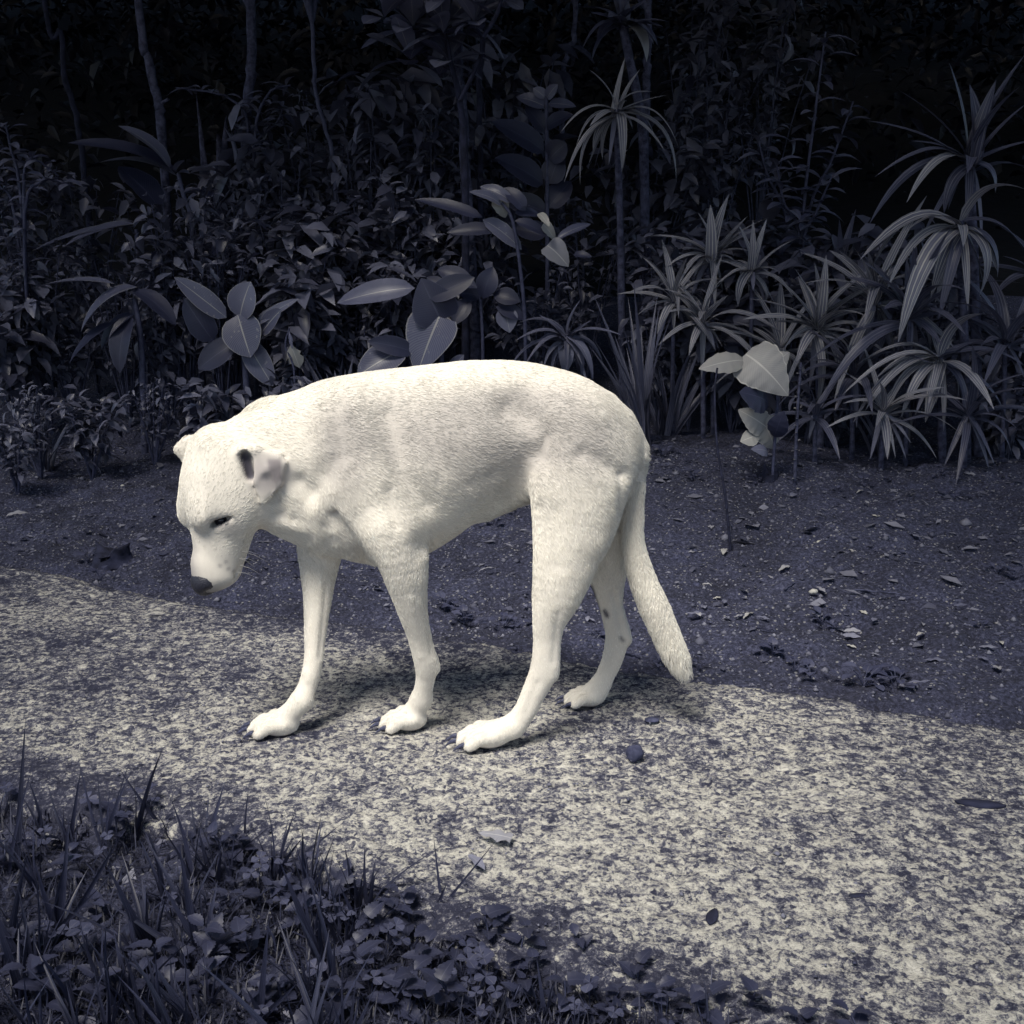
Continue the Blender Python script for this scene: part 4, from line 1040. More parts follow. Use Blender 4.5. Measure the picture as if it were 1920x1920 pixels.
# broad leaved crown at the top of the young tree
root = empty('broad_leaf_tree', ground_under(872, 700, 4.6), 'young tree with clusters of broad leathery leaves on forked dark twigs', 'tree')
Yb = 4.6; kb = px_at(Yb)
tw = [[(876, 640), (872, 330), (862, 190), (848, 130), (838, 75)], [(862, 190), (900, 110), (905, 70), (870, 45)], [(848, 130), (790, 95), (772, 45)], [(905, 70), (930, 30), (945, -20)], [(838, 75), (832, 20), (838, -30)]]
for i, c in enumerate(tw):
    P = [at(u, v, Yb + .05 * i * (-1) ** i) for u, v in c]
    if i == 0: P[0] = np.array(root.location)
    add_tube(root, P, (9 if i == 0 else 4) * kb, 3 * kb, 'bark_dark', 'trunk' if i == 0 else 'branch', 14 if i == 0 else 8, 6, knots=.08)
for (u, v, n, L, w) in ((832, 58, 16, 82, 34), (775, 48, 14, 80, 34), (890, 40, 12, 70, 30), (842, 112, 10, 70, 30), (846, -10, 12, 80, 36), (940, -8, 10, 75, 32), (770, 110, 8, 70, 36), (720, 30, 7, 76, 30)):
    rosette(root, at(u, v, Yb + random.uniform(-.12, .12)), n, L, w, 'oval', Yb, (-.5, .9), 'obov', .08, .18, 7)

# upright leafy shrub in front of the black forest
def leafy_shrub(label, Y, base, stems, L, w, mat, per=18, name='leafy_shrub'):
    g = ground_under(base[0], base[1], Y); k = px_at(Y); root = empty(name, g, label, 'shrub')
    for s in stems:
        dy = random.uniform(-.18, .18); P = [g] + [at(u, v, Y + dy) for u, v in s]
        add_tube(root, P, 4 * k, 1.6 * k, 'stem', 'stem', 12, 5)
        cp = curve_pts(P, 60)
        for i in range(per):
            q = cp[int(14 + 45 * i / per)]; a = i * 2.4 + random.uniform(-.4, .4); e = random.uniform(-.35, .35)
            d = np.array([math.cos(a) * math.cos(e), .8 * math.sin(a) * math.cos(e), math.sin(e)])
            l = L * k * random.uniform(.7, 1.25)
            add_leaf(root, q, q + d * l, w * k * random.uniform(.8, 1.2), mat, prof='oval', arch=.14, fold=.3, n=5)
    return root
leafy_shrub('upright leafy shrub standing alone against the black forest', 4.7, (1500, 640), [[(1505, 420), (1530, 200), (1548, 60)], [(1480, 440), (1440, 330), (1420, 255)], [(1510, 430), (1560, 300), (1600, 190)], [(1500, 460), (1470, 380), (1455, 300)], [(1505, 470), (1530, 400), (1560, 330)]], 50, 17, 'oval', 22)
leafy_shrub('leafy shrub with drooping lance leaves on a horizontal branch', 5.0, (470, 560), [[(470, 300), (440, 190), (330, 165)], [(475, 300), (500, 180), (545, 160)], [(470, 320), (520, 230), (530, 200)]], 40, 10, 'oval', 20)
leafy_shrub('leafy shrub reaching out beside the thin crooked sapling', 4.6, (40, 560), [[(45, 400), (55, 300), (110, 330)], [(40, 380), (20, 280), (10, 230)], [(45, 420), (80, 340), (140, 350)], [(30, 420), (0, 350), (-40, 330)]], 40, 14, 'oval', 16)

# ------------------------------------------------------------------ small-leaved undergrowth shrubs, one by one
def twig_shrub(u, v, Y, w_px, h_px, n_st, leaf_px, label, group, mat='small'):
    g = ground_under(u, v, Y); k = px_at(Y); root = empty('undergrowth_shrub', g, label, 'shrub', group); leaf_px *= random.choice((.65, .85, 1.0, 1.25, 1.6))
    top = at(u, v, Y)[2]
    V0, F0, n0, cen = [], [], 0, []
    for i in range(n_st):
        a = random.uniform(0, 6.28); r = random.uniform(.2, 1) * w_px * .5 * k
        e = np.array([g[0] + r * math.cos(a), g[1] + r * .8 * math.sin(a), top + random.uniform(-.35, .5) * h_px * k * (1 - .5 * r / (w_px * .5 * k))])
        P = curve_pts([g, (g + e) / 2 + np.array([0, 0, .1 * (e[2] - g[2])]), e], 9)
        V, F = tube_geo(P, np.linspace(.006, .0018, 9), 4); V0.append(V); F0.append(F + n0); n0 += len(V)
        for q in P[3:]: cen.append(q)
    o = link('twigs', mesh_np('twigs', np.concatenate(V0) - g, np.concatenate(F0), M['stem']), root); o['kind'] = 'stuff'
    V, Fq, Ft = leaf_cloud(cen, 5, leaf_px * k, np.array([1, 1, .7]) * 14 * k, .35)
    o = link('foliage', cloud_mesh('foliage', V - g, Fq, Ft, mat), root); o['kind'] = 'stuff'
    return root
UG = 'small-leaved shrubs massed along the bank'
def ugs(rows):
    for r in rows: twig_shrub(*r[:7], r[7], UG)
ugs([(30, 330, 4.9, 190, 120, 12, 36, 'small-leaved shrub under the reaching leafy branches by the crooked sapling'), (150, 360, 5.0, 180, 110, 12, 34, 'small-leaved shrub behind the tall torn paddle leaves'),
     (60, 450, 4.6, 200, 120, 12, 32, 'small-leaved shrub behind the drooping split paddle leaves'), (10, 590, 4.4, 160, 120, 10, 32, 'dark shrub beside the low torn paddle plant'),
     (120, 560, 4.6, 180, 120, 10, 30, 'dark shrub behind the low torn paddle plant'), (220, 500, 4.6, 180, 110, 12, 30, 'small-leaved shrub between the two lower paddle plants'),
     (330, 430, 4.5, 220, 120, 18, 32, 'dense bright-leaved bush above the upright oval leaves'), (300, 510, 4.45, 200, 110, 14, 30, 'bush just behind the upright oval leaves'),
     (400, 480, 4.5, 200, 120, 16, 30, 'bushy shrub in front of the mottled trunk'), (420, 390, 4.8, 220, 130, 16, 30, 'bushy shrub hiding the broken grey stump foot'),
     (520, 350, 4.9, 220, 140, 16, 30, 'bushy shrub between the mottled trunk and the leaning thin stem'), (480, 300, 5.1, 220, 140, 14, 30, 'airy shrub just behind the mottled trunk'),
     (560, 450, 4.6, 200, 140, 16, 30, 'bushy shrub beside the leaning thin stem'), (560, 540, 4.4, 180, 120, 12, 30, 'low bush above the pale withered leaf'), (600, 240, 5.2, 220, 160, 14, 30, 'high airy shrub round the leaning thin stem'),
     (680, 330, 4.9, 220, 160, 18, 30, 'dense shrub between the leaning stem and the broad-leaved tree'), (720, 200, 5.1, 240, 160, 16, 34, 'tall shrub under the leathery leaf clusters'), (700, 440, 4.7, 220, 140, 16, 30, 'shrub above the heart-leaved paddle plant'),
     (760, 400, 4.7, 200, 140, 16, 30, 'shrub crossing the long dark bract leaves'), (660, 550, 4.5, 200, 120, 12, 28, 'low shrub above the clump of wide dark blades'), (740, 520, 4.6, 200, 130, 14, 28, 'shrub just behind the heart-leaved paddle plant'),
     (800, 270, 5.0, 200, 160, 14, 32, 'shrub in front of the dark rough trunk'), (930, 250, 5.3, 220, 160, 14, 30, 'shrub behind the dark upright sapling'), (940, 120, 5.6, 240, 160, 14, 30, 'high shrub between the leathery leaves and the cane crown'),
     (860, 470, 4.9, 180, 140, 12, 28, 'shrub at the foot of the dark rough trunk'), (1010, 560, 4.7, 200, 140, 12, 28, 'shrub below the pale curled bracts'), (1100, 430, 5.0, 200, 140, 12, 30, 'shrub just behind the slim dracaena cane'),
     (1240, 470, 4.7, 200, 120, 14, 34, 'leafy shrub between the slim cane and the upright striped dracaena'), (1300, 560, 4.5, 180, 120, 14, 36, 'leafy shrub under the upright striped dracaena'), (1240, 600, 4.5, 180, 120, 12, 32, 'leafy shrub above the clump of stiff blades'),
     (1400, 450, 4.9, 220, 110, 14, 40, 'leafy shrub behind the narrow spiky dracaena head'), (1380, 600, 4.4, 180, 110, 12, 40, 'leafy shrub round the stem of the narrow spiky dracaena'), (1460, 560, 4.4, 180, 120, 12, 40, 'leafy shrub between the spiky head and the full star dracaena'),
     (1590, 480, 4.5, 200, 120, 12, 44, 'large-leaved shrub below the upright leafy shrub'), (1640, 600, 4.2, 200, 140, 12, 44, 'large-leaved shrub between the full star and hanging dracaenas'), (1740, 480, 4.4, 200, 140, 12, 40, 'leafy shrub behind the long pale hanging leaves'),
     (1560, 720, 4.1, 160, 90, 10, 40, 'low leafy shrub beside the pale caladium'), (1870, 600, 4.3, 200, 140, 10, 36, 'dark shrub behind the tall arching dracaena stem'), (1960, 700, 4.1, 200, 120, 10, 32, 'dark shrub under the dracaena at the shaded end'), (1880, 760, 3.9, 140, 80, 8, 26, 'small dark shrub beside the skirted low dracaena'),
     (1340, 230, 6.0, 260, 220, 12, 30, 'shaded shrub behind the upright striped dracaena'), (1300, 60, 6.4, 280, 200, 12, 34, 'high shaded shrub beside the broad glossy cane crown'), (1440, 60, 6.5, 280, 200, 12, 34, 'high shaded shrub beside the upright leafy shrub tip'), (1220, 300, 5.7, 200, 160, 12, 28, 'shaded shrub behind the pale blotched trunk'),
     (-180, 420, 4.8, 260, 160, 14, 34, 'shrub on the bank past the crooked sapling'), (-320, 520, 4.6, 260, 160, 14, 34, 'low shrub on the bank past the low torn paddle plant'), (-480, 400, 5.0, 280, 180, 14, 36, 'last shrub on the bank past the crooked sapling'),
     (2100, 520, 4.6, 260, 200, 14, 36, 'shrub on the bank past the dark shaded dracaena'), (2260, 560, 4.5, 260, 200, 14, 36, 'low shrub on the bank past the dark shaded dracaena'), (2400, 480, 4.9, 280, 200, 14, 36, 'last shrub on the bank past the dark shaded dracaena'),
     (60, 740, 3.95, 160, 60, 10, 22, 'low weed bush below the arching blade clump'), (160, 765, 3.9, 160, 50, 10, 22, 'low weed bush at the soil edge by the grey twig'), (280, 740, 4.0, 150, 60, 10, 22, 'low weed bush at the foot of the low torn paddle plant'),
     (370, 735, 4.0, 150, 60, 9, 22, 'low weed bush at the foot of the upright oval leaves'), (20, 800, 3.7, 120, 40, 8, 20, 'lowest weed bush standing out on the bare soil'), (550, 735, 4.0, 130, 50, 8, 22, 'low weed bush below the pale withered leaf')])
# dense dark forest beyond, one mass
cen = np.stack([RNG.uniform(-9, 9, 2600), RNG.uniform(7.6, 13.0, 2600), np.zeros(2600)], -1)
cen[:, 2] = soil_z(cen[:, 0], cen[:, 1]) + RNG.uniform(0, 1, 2600) ** 1.5 * 2.4
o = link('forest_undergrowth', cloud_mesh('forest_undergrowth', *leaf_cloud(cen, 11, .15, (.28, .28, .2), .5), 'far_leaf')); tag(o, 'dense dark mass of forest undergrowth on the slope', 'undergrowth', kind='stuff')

# old stump in the shade, small root knob on the soil
def stump(label, u, v, Y, w, h, mat, name):
    g = ground_under(u, v, Y); k = px_at(Y); root = empty(name, g, label, 'stump')
    V, F = [], []; n = 22; lv = 9
    for i in range(lv):
        t = i / (lv - 1)
        for j in range(n):
            a = 2 * math.pi * j / n; r = w * k * .5 * (1 + .55 * (1 - t) ** 3) * (1 + .16 * math.sin(3 * a + 1) + .10 * math.sin(7 * a) + .06 * random.uniform(-1, 1))
            zz = t * h * k * (1 + (.35 * math.sin(2 * a + 2) + .15 * math.sin(5 * a)) * (t > .75))
            V.append((r * math.cos(a), r * math.sin(a), zz))
    for i in range(lv - 1):
        for j in range(n): F.append((i * n + j, i * n + (j + 1) % n, (i + 1) * n + (j + 1) % n, (i + 1) * n + j))
    V.append((0, 0, h * k * .8)); c = len(V) - 1
    F += [((lv - 1) * n + j, (lv - 1) * n + (j + 1) % n, c) for j in range(n)]
    link('wood', mesh_np('wood', V, F, M[mat]), root); return root
stump('broken grey tree stump standing in the shaded shrubs', 400, 320, 5.3, 46, 330, 'bark', 'tree_stump')
yk = y_on_soil(210, 1052)
stump('small dark gnarled root knob poking out of the soil', 208, 1052, yk, 58, 30, 'bark_dark', 'root_knob')
stump('short dark stub at the foot of the pale caladium', 1446, 868, 3.47, 26, 30, 'bark_dark', 'plant_stub')

# ------------------------------------------------------------------ litter and stones on the soil
def soil_hit(u, v):
    """where the sight line of a pixel meets the earth"""
    d = ray(u, v); t = .5
    for i in range(400):
        p = np.array([d[0] * t, d[1] * t, H_CAM + d[2] * t]); z = sz(p[0], p[1])
        if p[2] <= z: break
        t += max(.004, (p[2] - z) * .5)
    p[2] = z; return p
def rock_mesh(name, r, seed, mat, flat=.6):
    V, F = [], []; nu, nv = 14, 9
    for i in range(nv + 1):
        th = math.pi * i / nv
        for j in range(nu):
            ph = 2 * math.pi * j / nu; d = np.array([math.sin(th) * math.cos(ph), math.sin(th) * math.sin(ph), math.cos(th)])
            q = 1 + .30 * float(vnoise(d[0] * 1.4 + seed, d[1] * 1.4, d[2] * 1.4 + seed)) + .12 * float(vnoise(d[0] * 3.5 + seed, d[1] * 3.5, d[2] * 3.5))
            V.append(d * r * q * np.array([1, .8, flat]))
    for i in range(nv):
        for j in range(nu): F.append((i * nu + j, (i + 1) * nu + j, (i + 1) * nu + (j + 1) % nu, i * nu + (j + 1) % nu))
    return mesh_np(name, V, np.array(F), M[mat])
# pebbles and crumbs: uncountable
def scatter_grit():
    n = 24000
    x = RNG.uniform(-2.2, 2.2, n); fy = far_y(x); y = fy + RNG.uniform(0, 1, n) ** 1.1 * 2.1
    m = RNG.integers(0, 5, n); base = []
    for s in range(5):
        d = np.array([[1, 0, 0], [-1, 0, 0], [0, 1, 0], [0, -1, 0], [0, 0, 1], [0, 0, -1]], float) * RNG.uniform(.6, 1.3, (6, 1)); base.append(d)
    base = np.array(base)
    r = .0020 * np.exp(RNG.normal(0, .6, n)) + .0006
    a = RNG.uniform(0, 6.28, n); ca, sa = np.cos(a), np.sin(a)
    B = base[m] * r[:, None, None]; Bx = B[..., 0] * ca[:, None] - B[..., 1] * sa[:, None]; By = B[..., 0] * sa[:, None] + B[..., 1] * ca[:, None]
    z = soil_full(x, y)
    V = np.stack([Bx + x[:, None], By + y[:, None], B[..., 2] * .7 + z[:, None] + .001], -1).reshape(-1, 3)
    f = np.array([[0, 2, 4], [2, 1, 4], [1, 3, 4], [3, 0, 4], [2, 0, 5], [1, 2, 5], [3, 1, 5], [0, 3, 5]])
    F = (np.arange(n)[:, None, None] * 6 + f[None]).reshape(-1, 3)
    o = link('grit', mesh_np('grit', V, F, M['litter'], smooth=False)); tag(o, 'fine pale grit and crumbs scattered over the soil', 'grit', kind='stuff')
scatter_grit()
def path_grit(n=7000):
    x = RNG.uniform(-1.4, 1.5, n); t = RNG.uniform(.02, .99, n); y = near_y(x) + (far_y(x) - near_y(x)) * t
    r = .0011 * np.exp(RNG.normal(0, .5, n)) + .0004
    B = (np.array([[1, 0, 0], [-1, 0, 0], [0, 1, 0], [0, -1, 0], [0, 0, 1], [0, 0, -1]], float)[None] * RNG.uniform(.6, 1.3, (n, 6, 1))) * r[:, None, None]
    a = RNG.uniform(0, 6.28, n)[:, None]; V = np.stack([B[..., 0] * np.cos(a) - B[..., 1] * np.sin(a) + x[:, None], B[..., 0] * np.sin(a) + B[..., 1] * np.cos(a) + y[:, None], B[..., 2] * .7 + .0025], -1).reshape(-1, 3)
    f = np.array([[0, 2, 4], [2, 1, 4], [1, 3, 4], [3, 0, 4], [2, 0, 5], [1, 2, 5], [3, 1, 5], [0, 3, 5]])
    o = link('path_grit', mesh_np('path_grit', V, (np.arange(n)[:, None, None] * 6 + f[None]).reshape(-1, 3), M['litter'], smooth=False)); tag(o, 'loose grit and crumbs on the concrete path', 'grit', kind='stuff')
path_grit()
# crumbled leaf litter
cen = np.stack([RNG.uniform(-2.4, 2.6, 2600), np.zeros(2600), np.zeros(2600)], -1)
cen[:, 1] = far_y(cen[:, 0]) + .1 + RNG.uniform(0, 1, 2600) ** .6 * 2.2
cen[:, 2] = soil_full(cen[:, 0], cen[:, 1]) + .004
def flat_litter(cen, size):
    n = len(cen); a = RNG.uniform(0, 6.28, n); d = np.stack([np.cos(a), np.sin(a), RNG.normal(0, .15, n)], -1); s = np.stack([-np.sin(a), np.cos(a), RNG.normal(0, .25, n)], -1)
    L = size * np.exp(RNG.normal(0, .45, n))[:, None]; W = L * RNG.uniform(.12, .38, n)[:, None]; up = np.array([0, 0, 1.])
    V = np.stack([cen - d * L * .5, cen - s * W + up * L * .1, cen + up * .001, cen + s * W + up * L * .08, cen + d * L * .5 + up * L * .06], 1).reshape(-1, 3)
    F = (np.arange(n)[:, None, None] * 5 + np.array([[0, 1, 2], [0, 2, 3], [1, 4, 2], [2, 4, 3]])[None]).reshape(-1, 3)
    return V, F
V, F = flat_litter(cen, .020)
o = link('leaf_litter', mesh_np('leaf_litter', V, F, M['litter'])); tag(o, 'crumbled leaf litter strewn over the dark soil', 'litter', kind='stuff')

# single fallen leaves lying on soil and path
def curled_leaf(name, L, w, mat, seed, prof='oval'):
    random.seed(seed)
    V, F, UV = leaf_geo((-L / 2, 0, .004), (L / 2, 0, .003), w, arch=random.uniform(.03, .14), prof=prof, fold=random.uniform(-.1, .35), n=8, twist=random.uniform(-.5, .5), ragged=.2, wave=.22, up=[0, 0, 1])
    V[:, 2] -= V[:, 2].min() - .001
    return mesh_np(name, V, F, M[mat], UV)
LFM = [curled_leaf('fallen_leaf', .045, .018, m, 40 + i) for i, m in enumerate(['dry', 'dry_grey', 'dry_grey', 'dry'])]
def fallen(u, v, L, mesh, rz, label, group=None, onpath=False, tilt=0.0):
    p = on_ground(u, v, .004) if onpath else soil_hit(u, v)
    o = link('fallen_leaf', mesh, loc=(p[0], p[1], p[2] + .003)); s = L / .045; o.scale = (s, s, s); o.rotation_euler = (tilt, random.uniform(-.15, .15), rz)
    return tag(o, label, 'leaf', group)
random.seed(5)
fallen(928, 1574, .050, curled_leaf('fallen_leaf', .045, .026, 'dry', 91, 'heart'), 2.9, 'pale curled dry leaf lying on the concrete path', onpath=True)
fallen(893, 1622, .042, curled_leaf('fallen_leaf', .045, .018, 'dry_grey', 92), 2.2, 'grey pointed leaf lying on the path by the grass', onpath=True)
fallen(915, 1072, .058, curled_leaf('fallen_leaf', .045, .0075, 'dry', 93, 'oval'), .35, 'slender pale willow-shaped leaf on the soil under the dog belly')
fallen(32, 968, .07, LFM[0], .6, 'long pale dry leaf on the dark soil away from the dog')
fallen(290, 1155, .05, curled_leaf('fallen_leaf', .045, .008, 'dry', 94), .1, 'thin pale leaf strip on the path below the dog muzzle', onpath=True)
fallen(1735, 1292, .075, LFM[1], -.15, 'wide grey fallen leaf beside the path edge')
fallen(1305, 1038, .05, LFM[3], .2, 'pale bent leaf on the soil by the thin cane')
FL = 'fallen leaves on the bare soil'
for i in range(70):
    u, v = random.uniform(1230, 1900), random.uniform(840, 1290)
    if v > 1180 + (u - 1250) * .13: v -= 120
    fallen(u, v, random.uniform(.022, .05), random.choice(LFM), random.uniform(0, 6.28), 'small dry leaf fallen on the dark soil', FL, tilt=random.uniform(-.3, .3))
for i in range(34):
    fallen(random.uniform(10, 330), random.uniform(835, 1040), random.uniform(.02, .042), LFM[random.randint(1, 2)], random.uniform(0, 6.28), 'small dry leaf fallen on the dark soil', FL)
for i in range(22):
    u = random.uniform(640, 1190); fallen(u, random.uniform(1060, 1130 + (u - 640) * .09), random.uniform(.018, .035), LFM[random.randint(1, 2)], random.uniform(0, 6.28), 'small dry leaf fallen on the dark soil', FL)

# stones, pods and twigs
def stone(u, v, r, seed, label, mat='stone', flat=.7, onpath=True, name='stone', sx=1.0, rz=0.0, cat='stone'):
    p = on_ground(u, v, .0) if onpath else soil_hit(u, v)
    o = link(name, rock_mesh(name, r, seed, mat, flat), loc=(p[0], p[1], p[2] + r * flat * .7)); o.scale = (sx, 1, 1); o.rotation_euler = (0, 0, rz); return tag(o, label, cat)
stone(1188, 1424, .0155, 3, 'dark angular stone on the concrete path', flat=.95)
stone(1222, 1352, .013, 5, 'flat grey pebble on the path behind the dog hind paw', flat=.3)
stone(1840, 1512, .012, 8, 'long dark seed pod lying on the path', flat=.5, sx=3.0, rz=-.25, name='seed_pod', cat='seed pod', mat='bark_dark')
stone(1335, 1722, .010, 9, 'dark broken bark chip on the path', flat=.35, sx=1.7, rz=1.2, name='bark_chip', cat='bark', mat='bark_dark')
stone(1610, 1680, .006, 10, 'dark pod fragment on the path near the seed pod', flat=.4, sx=2.4, rz=.1, name='pod_fragment', cat='seed pod', mat='bark_dark')
stone(1305, 1100, .010, 12, 'small brown stone on the soil beyond the dog tail', onpath=False)
for i, (u, v, r) in enumerate(((1525, 1112, .011), (1537, 1018, .009), (1265, 1010, .007), (1240, 1095, .006), (1555, 1048, .006), (22, 912, .008), (230, 912, .007), (150, 1020, .006))):
    p = soil_hit(u, v); o = link('pebble', rock_mesh('pebble', r, 20 + i, 'stone', .6), loc=(p[0], p[1], p[2] + r * .3)); o.data.materials[0] = bpy.data.materials.get('pale pebble') or plain_mat('pale pebble', (.35, .35, .36), (.55, .54, .52), 60, .8)
    tag(o, 'small pale rounded pebble on the dark soil', 'pebble', 'pale pebbles on the soil')
def twig(pts, w, label, mat='bark', onpath=False):
    P = [(on_ground(u, v, .006) if onpath else soil_hit(u, v)) + np.array([0, 0, .006]) for u, v in pts]
    V, F = tube_geo(curve_pts(P, 9, .0015), np.linspace(w, w * .5, 9), 5); c = np.mean(V, 0)
    return tag(link('twig', mesh_np('twig', V - c, F, M[mat]), loc=c), label, 'twig')
twig([(138, 808), (190, 840), (235, 868)], .005, 'straight grey twig lying at the bank edge')
twig([(300, 1046), (330, 1040), (365, 1038)], .003, 'short dark twig on the soil before the dog nose', 'bark_dark')
twig([(880, 1082), (900, 1068), (925, 1062)], .0022, 'forked thin twig beside the willow-shaped leaf')
twig([(1470, 1112), (1485, 1100), (1510, 1092)], .003, 'bent pale twig beside the white pebble')
twig([(1600, 1112), (1650, 1114), (1705, 1120)], .003, 'long thin twig on the soil toward the shaded corner')
twig([(1410, 1180), (1440, 1186), (1450, 1186)], .0022, 'small dark twig close to the path edge', 'bark_dark')
twig([(1165, 1230), (1185, 1234), (1200, 1238)], .003, 'dark twig at the path edge between the dog hind leg and tail', 'bark_dark', True)

# small round-leaved seedlings on the soil and at the slab edge
def disc_leaf(L, w, prof, mat, seed, teeth=0, n=6, arch=.1, fold=.12):
    random.seed(seed); V, F, UV = leaf_geo((0, 0, 0), (L, 0, 0), w, arch=arch, prof=prof, fold=fold, n=n, teeth=teeth, up=[0, 0, 1], wave=.05)
    return mesh_np('leaf', V, F, M[mat], UV)
SEED = [disc_leaf(.016, .015, 'heart', 'clover', 61), disc_leaf(.02, .013, 'oval', 'clover', 62)]
def seedling_proto(seed, n):
    random.seed(seed); r = empty('seedling', (0, 0, 0))
    for i in range(n):
        a = 2.4 * i + random.uniform(-.3, .3); rr = random.uniform(.002, .03); h = random.uniform(.006, .02)
        o = link('leaf', random.choice(SEED), r, (rr * math.cos(a), rr * math.sin(a), h)); o.rotation_euler = (random.uniform(-.2, .2), random.uniform(-.5, .3), a); s = random.uniform(.7, 1.2); o.scale = (s, s, s)
        V, F = tube_geo([(0, 0, -.004), (rr * math.cos(a) * .6, rr * math.sin(a) * .6, h * .7), (rr * math.cos(a), rr * math.sin(a), h)], [.0007] * 3, 4)
        link('stalk', mesh_np('stalk', V, F, M['stem']), r)
    return r
SDL = [seedling_proto(70 + i, 5 + 3 * i) for i in range(3)]
first = [True] * 3
def place(protos, first, i, p, s, rz, label, cat, group, tilt=(0, 0)):
    o = protos[i] if first[i] else copy_tree(protos[i]); first[i] = False
    o.location = [float(q) for q in p]; o.scale = (s, s, s); o.rotation_euler = (tilt[0], tilt[1], rz)
    return tag(o, label, cat, group)
random.seed(21)
SG = 'seedlings sprouting from the soil beside the path'
for (u, v) in [(850, 1150), (835, 1140), (870, 1165), (945, 1178), (975, 1180), (1120, 1195), (190, 1085), (165, 1052), (560, 1085), (565, 1060), (1235, 1245), (1310, 1255), (1560, 1180), (1540, 1170), (1490, 1255), (1520, 1272), (1680, 1290), (1620, 1282), (925, 985), (945, 970), (1870, 1075), (1900, 1085), (1620, 910), (1660, 905), (1570, 925), (1780, 935), (1420, 905), (1250, 880), (1300, 900), (1240, 850), (1290, 870), (450, 1060), (300, 800), (60, 830), (110, 850), (1760, 900), (1840, 1180), (1450, 1230)]:
    p = soil_hit(u, v); ki = random.randint(0, 2); place(SDL, first, ki, p, random.uniform(.8, 1.7), random.uniform(0, 6.28), ('tiny seedling with five round leaves sprouting from dark soil', 'seedling cluster with eight round leaves on dark soil', 'wide seedling cluster with eleven round leaves on dark soil')[ki], 'seedling', SG)

# ------------------------------------------------------------------ verge in front of the path: grass, toothed weeds, clover
WL = [disc_leaf(.036, .026, 'heart', 'weed', 80, teeth=6, arch=.10, fold=.18), disc_leaf(.030, .022, 'oval', 'weed', 81, teeth=6, arch=.14, fold=.22), disc_leaf(.024, .019, 'heart', 'weed', 82, teeth=5, arch=.08, fold=.15)]
def weed_proto(seed, whorls, h):
    random.seed(seed); r = empty('toothed_weed', (0, 0, 0))
    pts = [np.array([0, 0, -.01]), np.array([random.uniform(-.008, .008), random.uniform(-.008, .008), h * .5]), np.array([random.uniform(-.012, .012), random.uniform(-.012, .012), h])]
    cp = curve_pts(pts, 12); V, F = tube_geo(cp, np.linspace(.0014, .0009, 12), 5); link('stem', mesh_np('stem', V, F, M['stem']), r)
    for w in range(whorls):
        q = cp[int(4 + 7 * w / max(1, whorls - 1))]; a0 = w * math.pi / 2 + random.uniform(-.3, .3); sc = 1.15 - .5 * w / whorls
        for k in range(2):
            a = a0 + k * math.pi; o = link('leaf', WL[(w + k) % 3], r, tuple(q + np.array([math.cos(a), math.sin(a), .3]) * .003))
            o.rotation_euler = (random.uniform(-.25, .25), -random.uniform(-.15, .5), a + random.uniform(-.3, .3)); s = sc * random.uniform(.8, 1.2); o.scale = (s, s, s)
    return r
WP = [weed_proto(100 + i, w, h) for i, (w, h) in enumerate([(3, .04), (4, .055), (2, .022), (3, .045)])]; wf = [True] * 4
CL = disc_leaf(.0115, .0125, 'obov', 'clover', 83, n=6, arch=.06, fold=.2)
def clover_proto(seed, heads):
    random.seed(seed); r = empty('clover', (0, 0, 0))
    for hN in range(heads):
        a = random.uniform(0, 6.28); rr = random.uniform(0, .022) if heads > 1 else 0; h = random.uniform(.03, .05); c = np.array([rr * math.cos(a), rr * math.sin(a), h])
        V, F = tube_geo(curve_pts([(0, 0, -.008), c * .5 + np.array([.003, 0, .004]), c], 6), [.0007] * 6, 4); link('stalk', mesh_np('stalk', V, F, M['stem']), r)
        for k in range(3):
            o = link('leaflet', CL, r, tuple(c)); o.rotation_euler = (random.uniform(-.15, .15), random.uniform(-.25, .25), a + k * 2.094); s = random.uniform(.85, 1.15); o.scale = (s, s, s)
    return r
CPt = [clover_proto(130 + i, n) for i, n in enumerate([1, 2, 3])]; cf = [True] * 3
GBL = []
for i in range(5):
    random.seed(200 + i); L = .10; V, F, UV = leaf_geo((0, 0, -.006), (L * random.uniform(.1, .55), 0, L * random.uniform(.6, .98)), random.uniform(.0045, .0065), arch=random.uniform(.04, .12), prof='grass', fold=.35, n=9, up=[-1, 0, .4], twist=random.uniform(-.6, .6))
    GBL.append(mesh_np('blade', V, F, M['grass'], UV))
def tuft_proto(seed, n):
    random.seed(seed); r = empty('grass_tuft', (0, 0, 0))
    for i in range(n):
        a = random.uniform(0, 6.28); rr = random.uniform(0, .010); o = link('blade', random.choice(GBL), r, (rr * math.cos(a), rr * math.sin(a), 0)); o.rotation_euler = (random.uniform(-.15, .15), random.uniform(-.15, .2), a); s = random.uniform(.6, 1.3); o.scale = (s * random.uniform(.9, 1.5), s * random.uniform(.9, 1.5), s)
    return r
TP = [tuft_proto(150 + i, n) for i, n in enumerate([6, 8, 5, 9])]; tf = [True] * 4
random.seed(77)
WLAB = ['toothed weed with three tiers of paired leaves in the verge', 'tall toothed weed with four tiers of paired leaves in the verge', 'low toothed weed with two leaf pairs hugging the verge', 'middling toothed weed with three loose leaf pairs in the verge']
CLAB = ['single three-leaved clover among the verge weeds', 'clover with two three-leaved heads among the verge weeds', 'clover with three three-leaved heads among the verge weeds']
TLAB = ['small dark grass tuft of six blades among the verge weeds', 'dark grass tuft of eight blades among the verge weeds', 'sparse grass tuft of five blades among the verge weeds', 'bushy grass tuft of nine blades among the verge weeds']
def near_v(u): return np.interp(u, [p[0] for p in PATH_NEAR], [p[1] for p in PATH_NEAR])
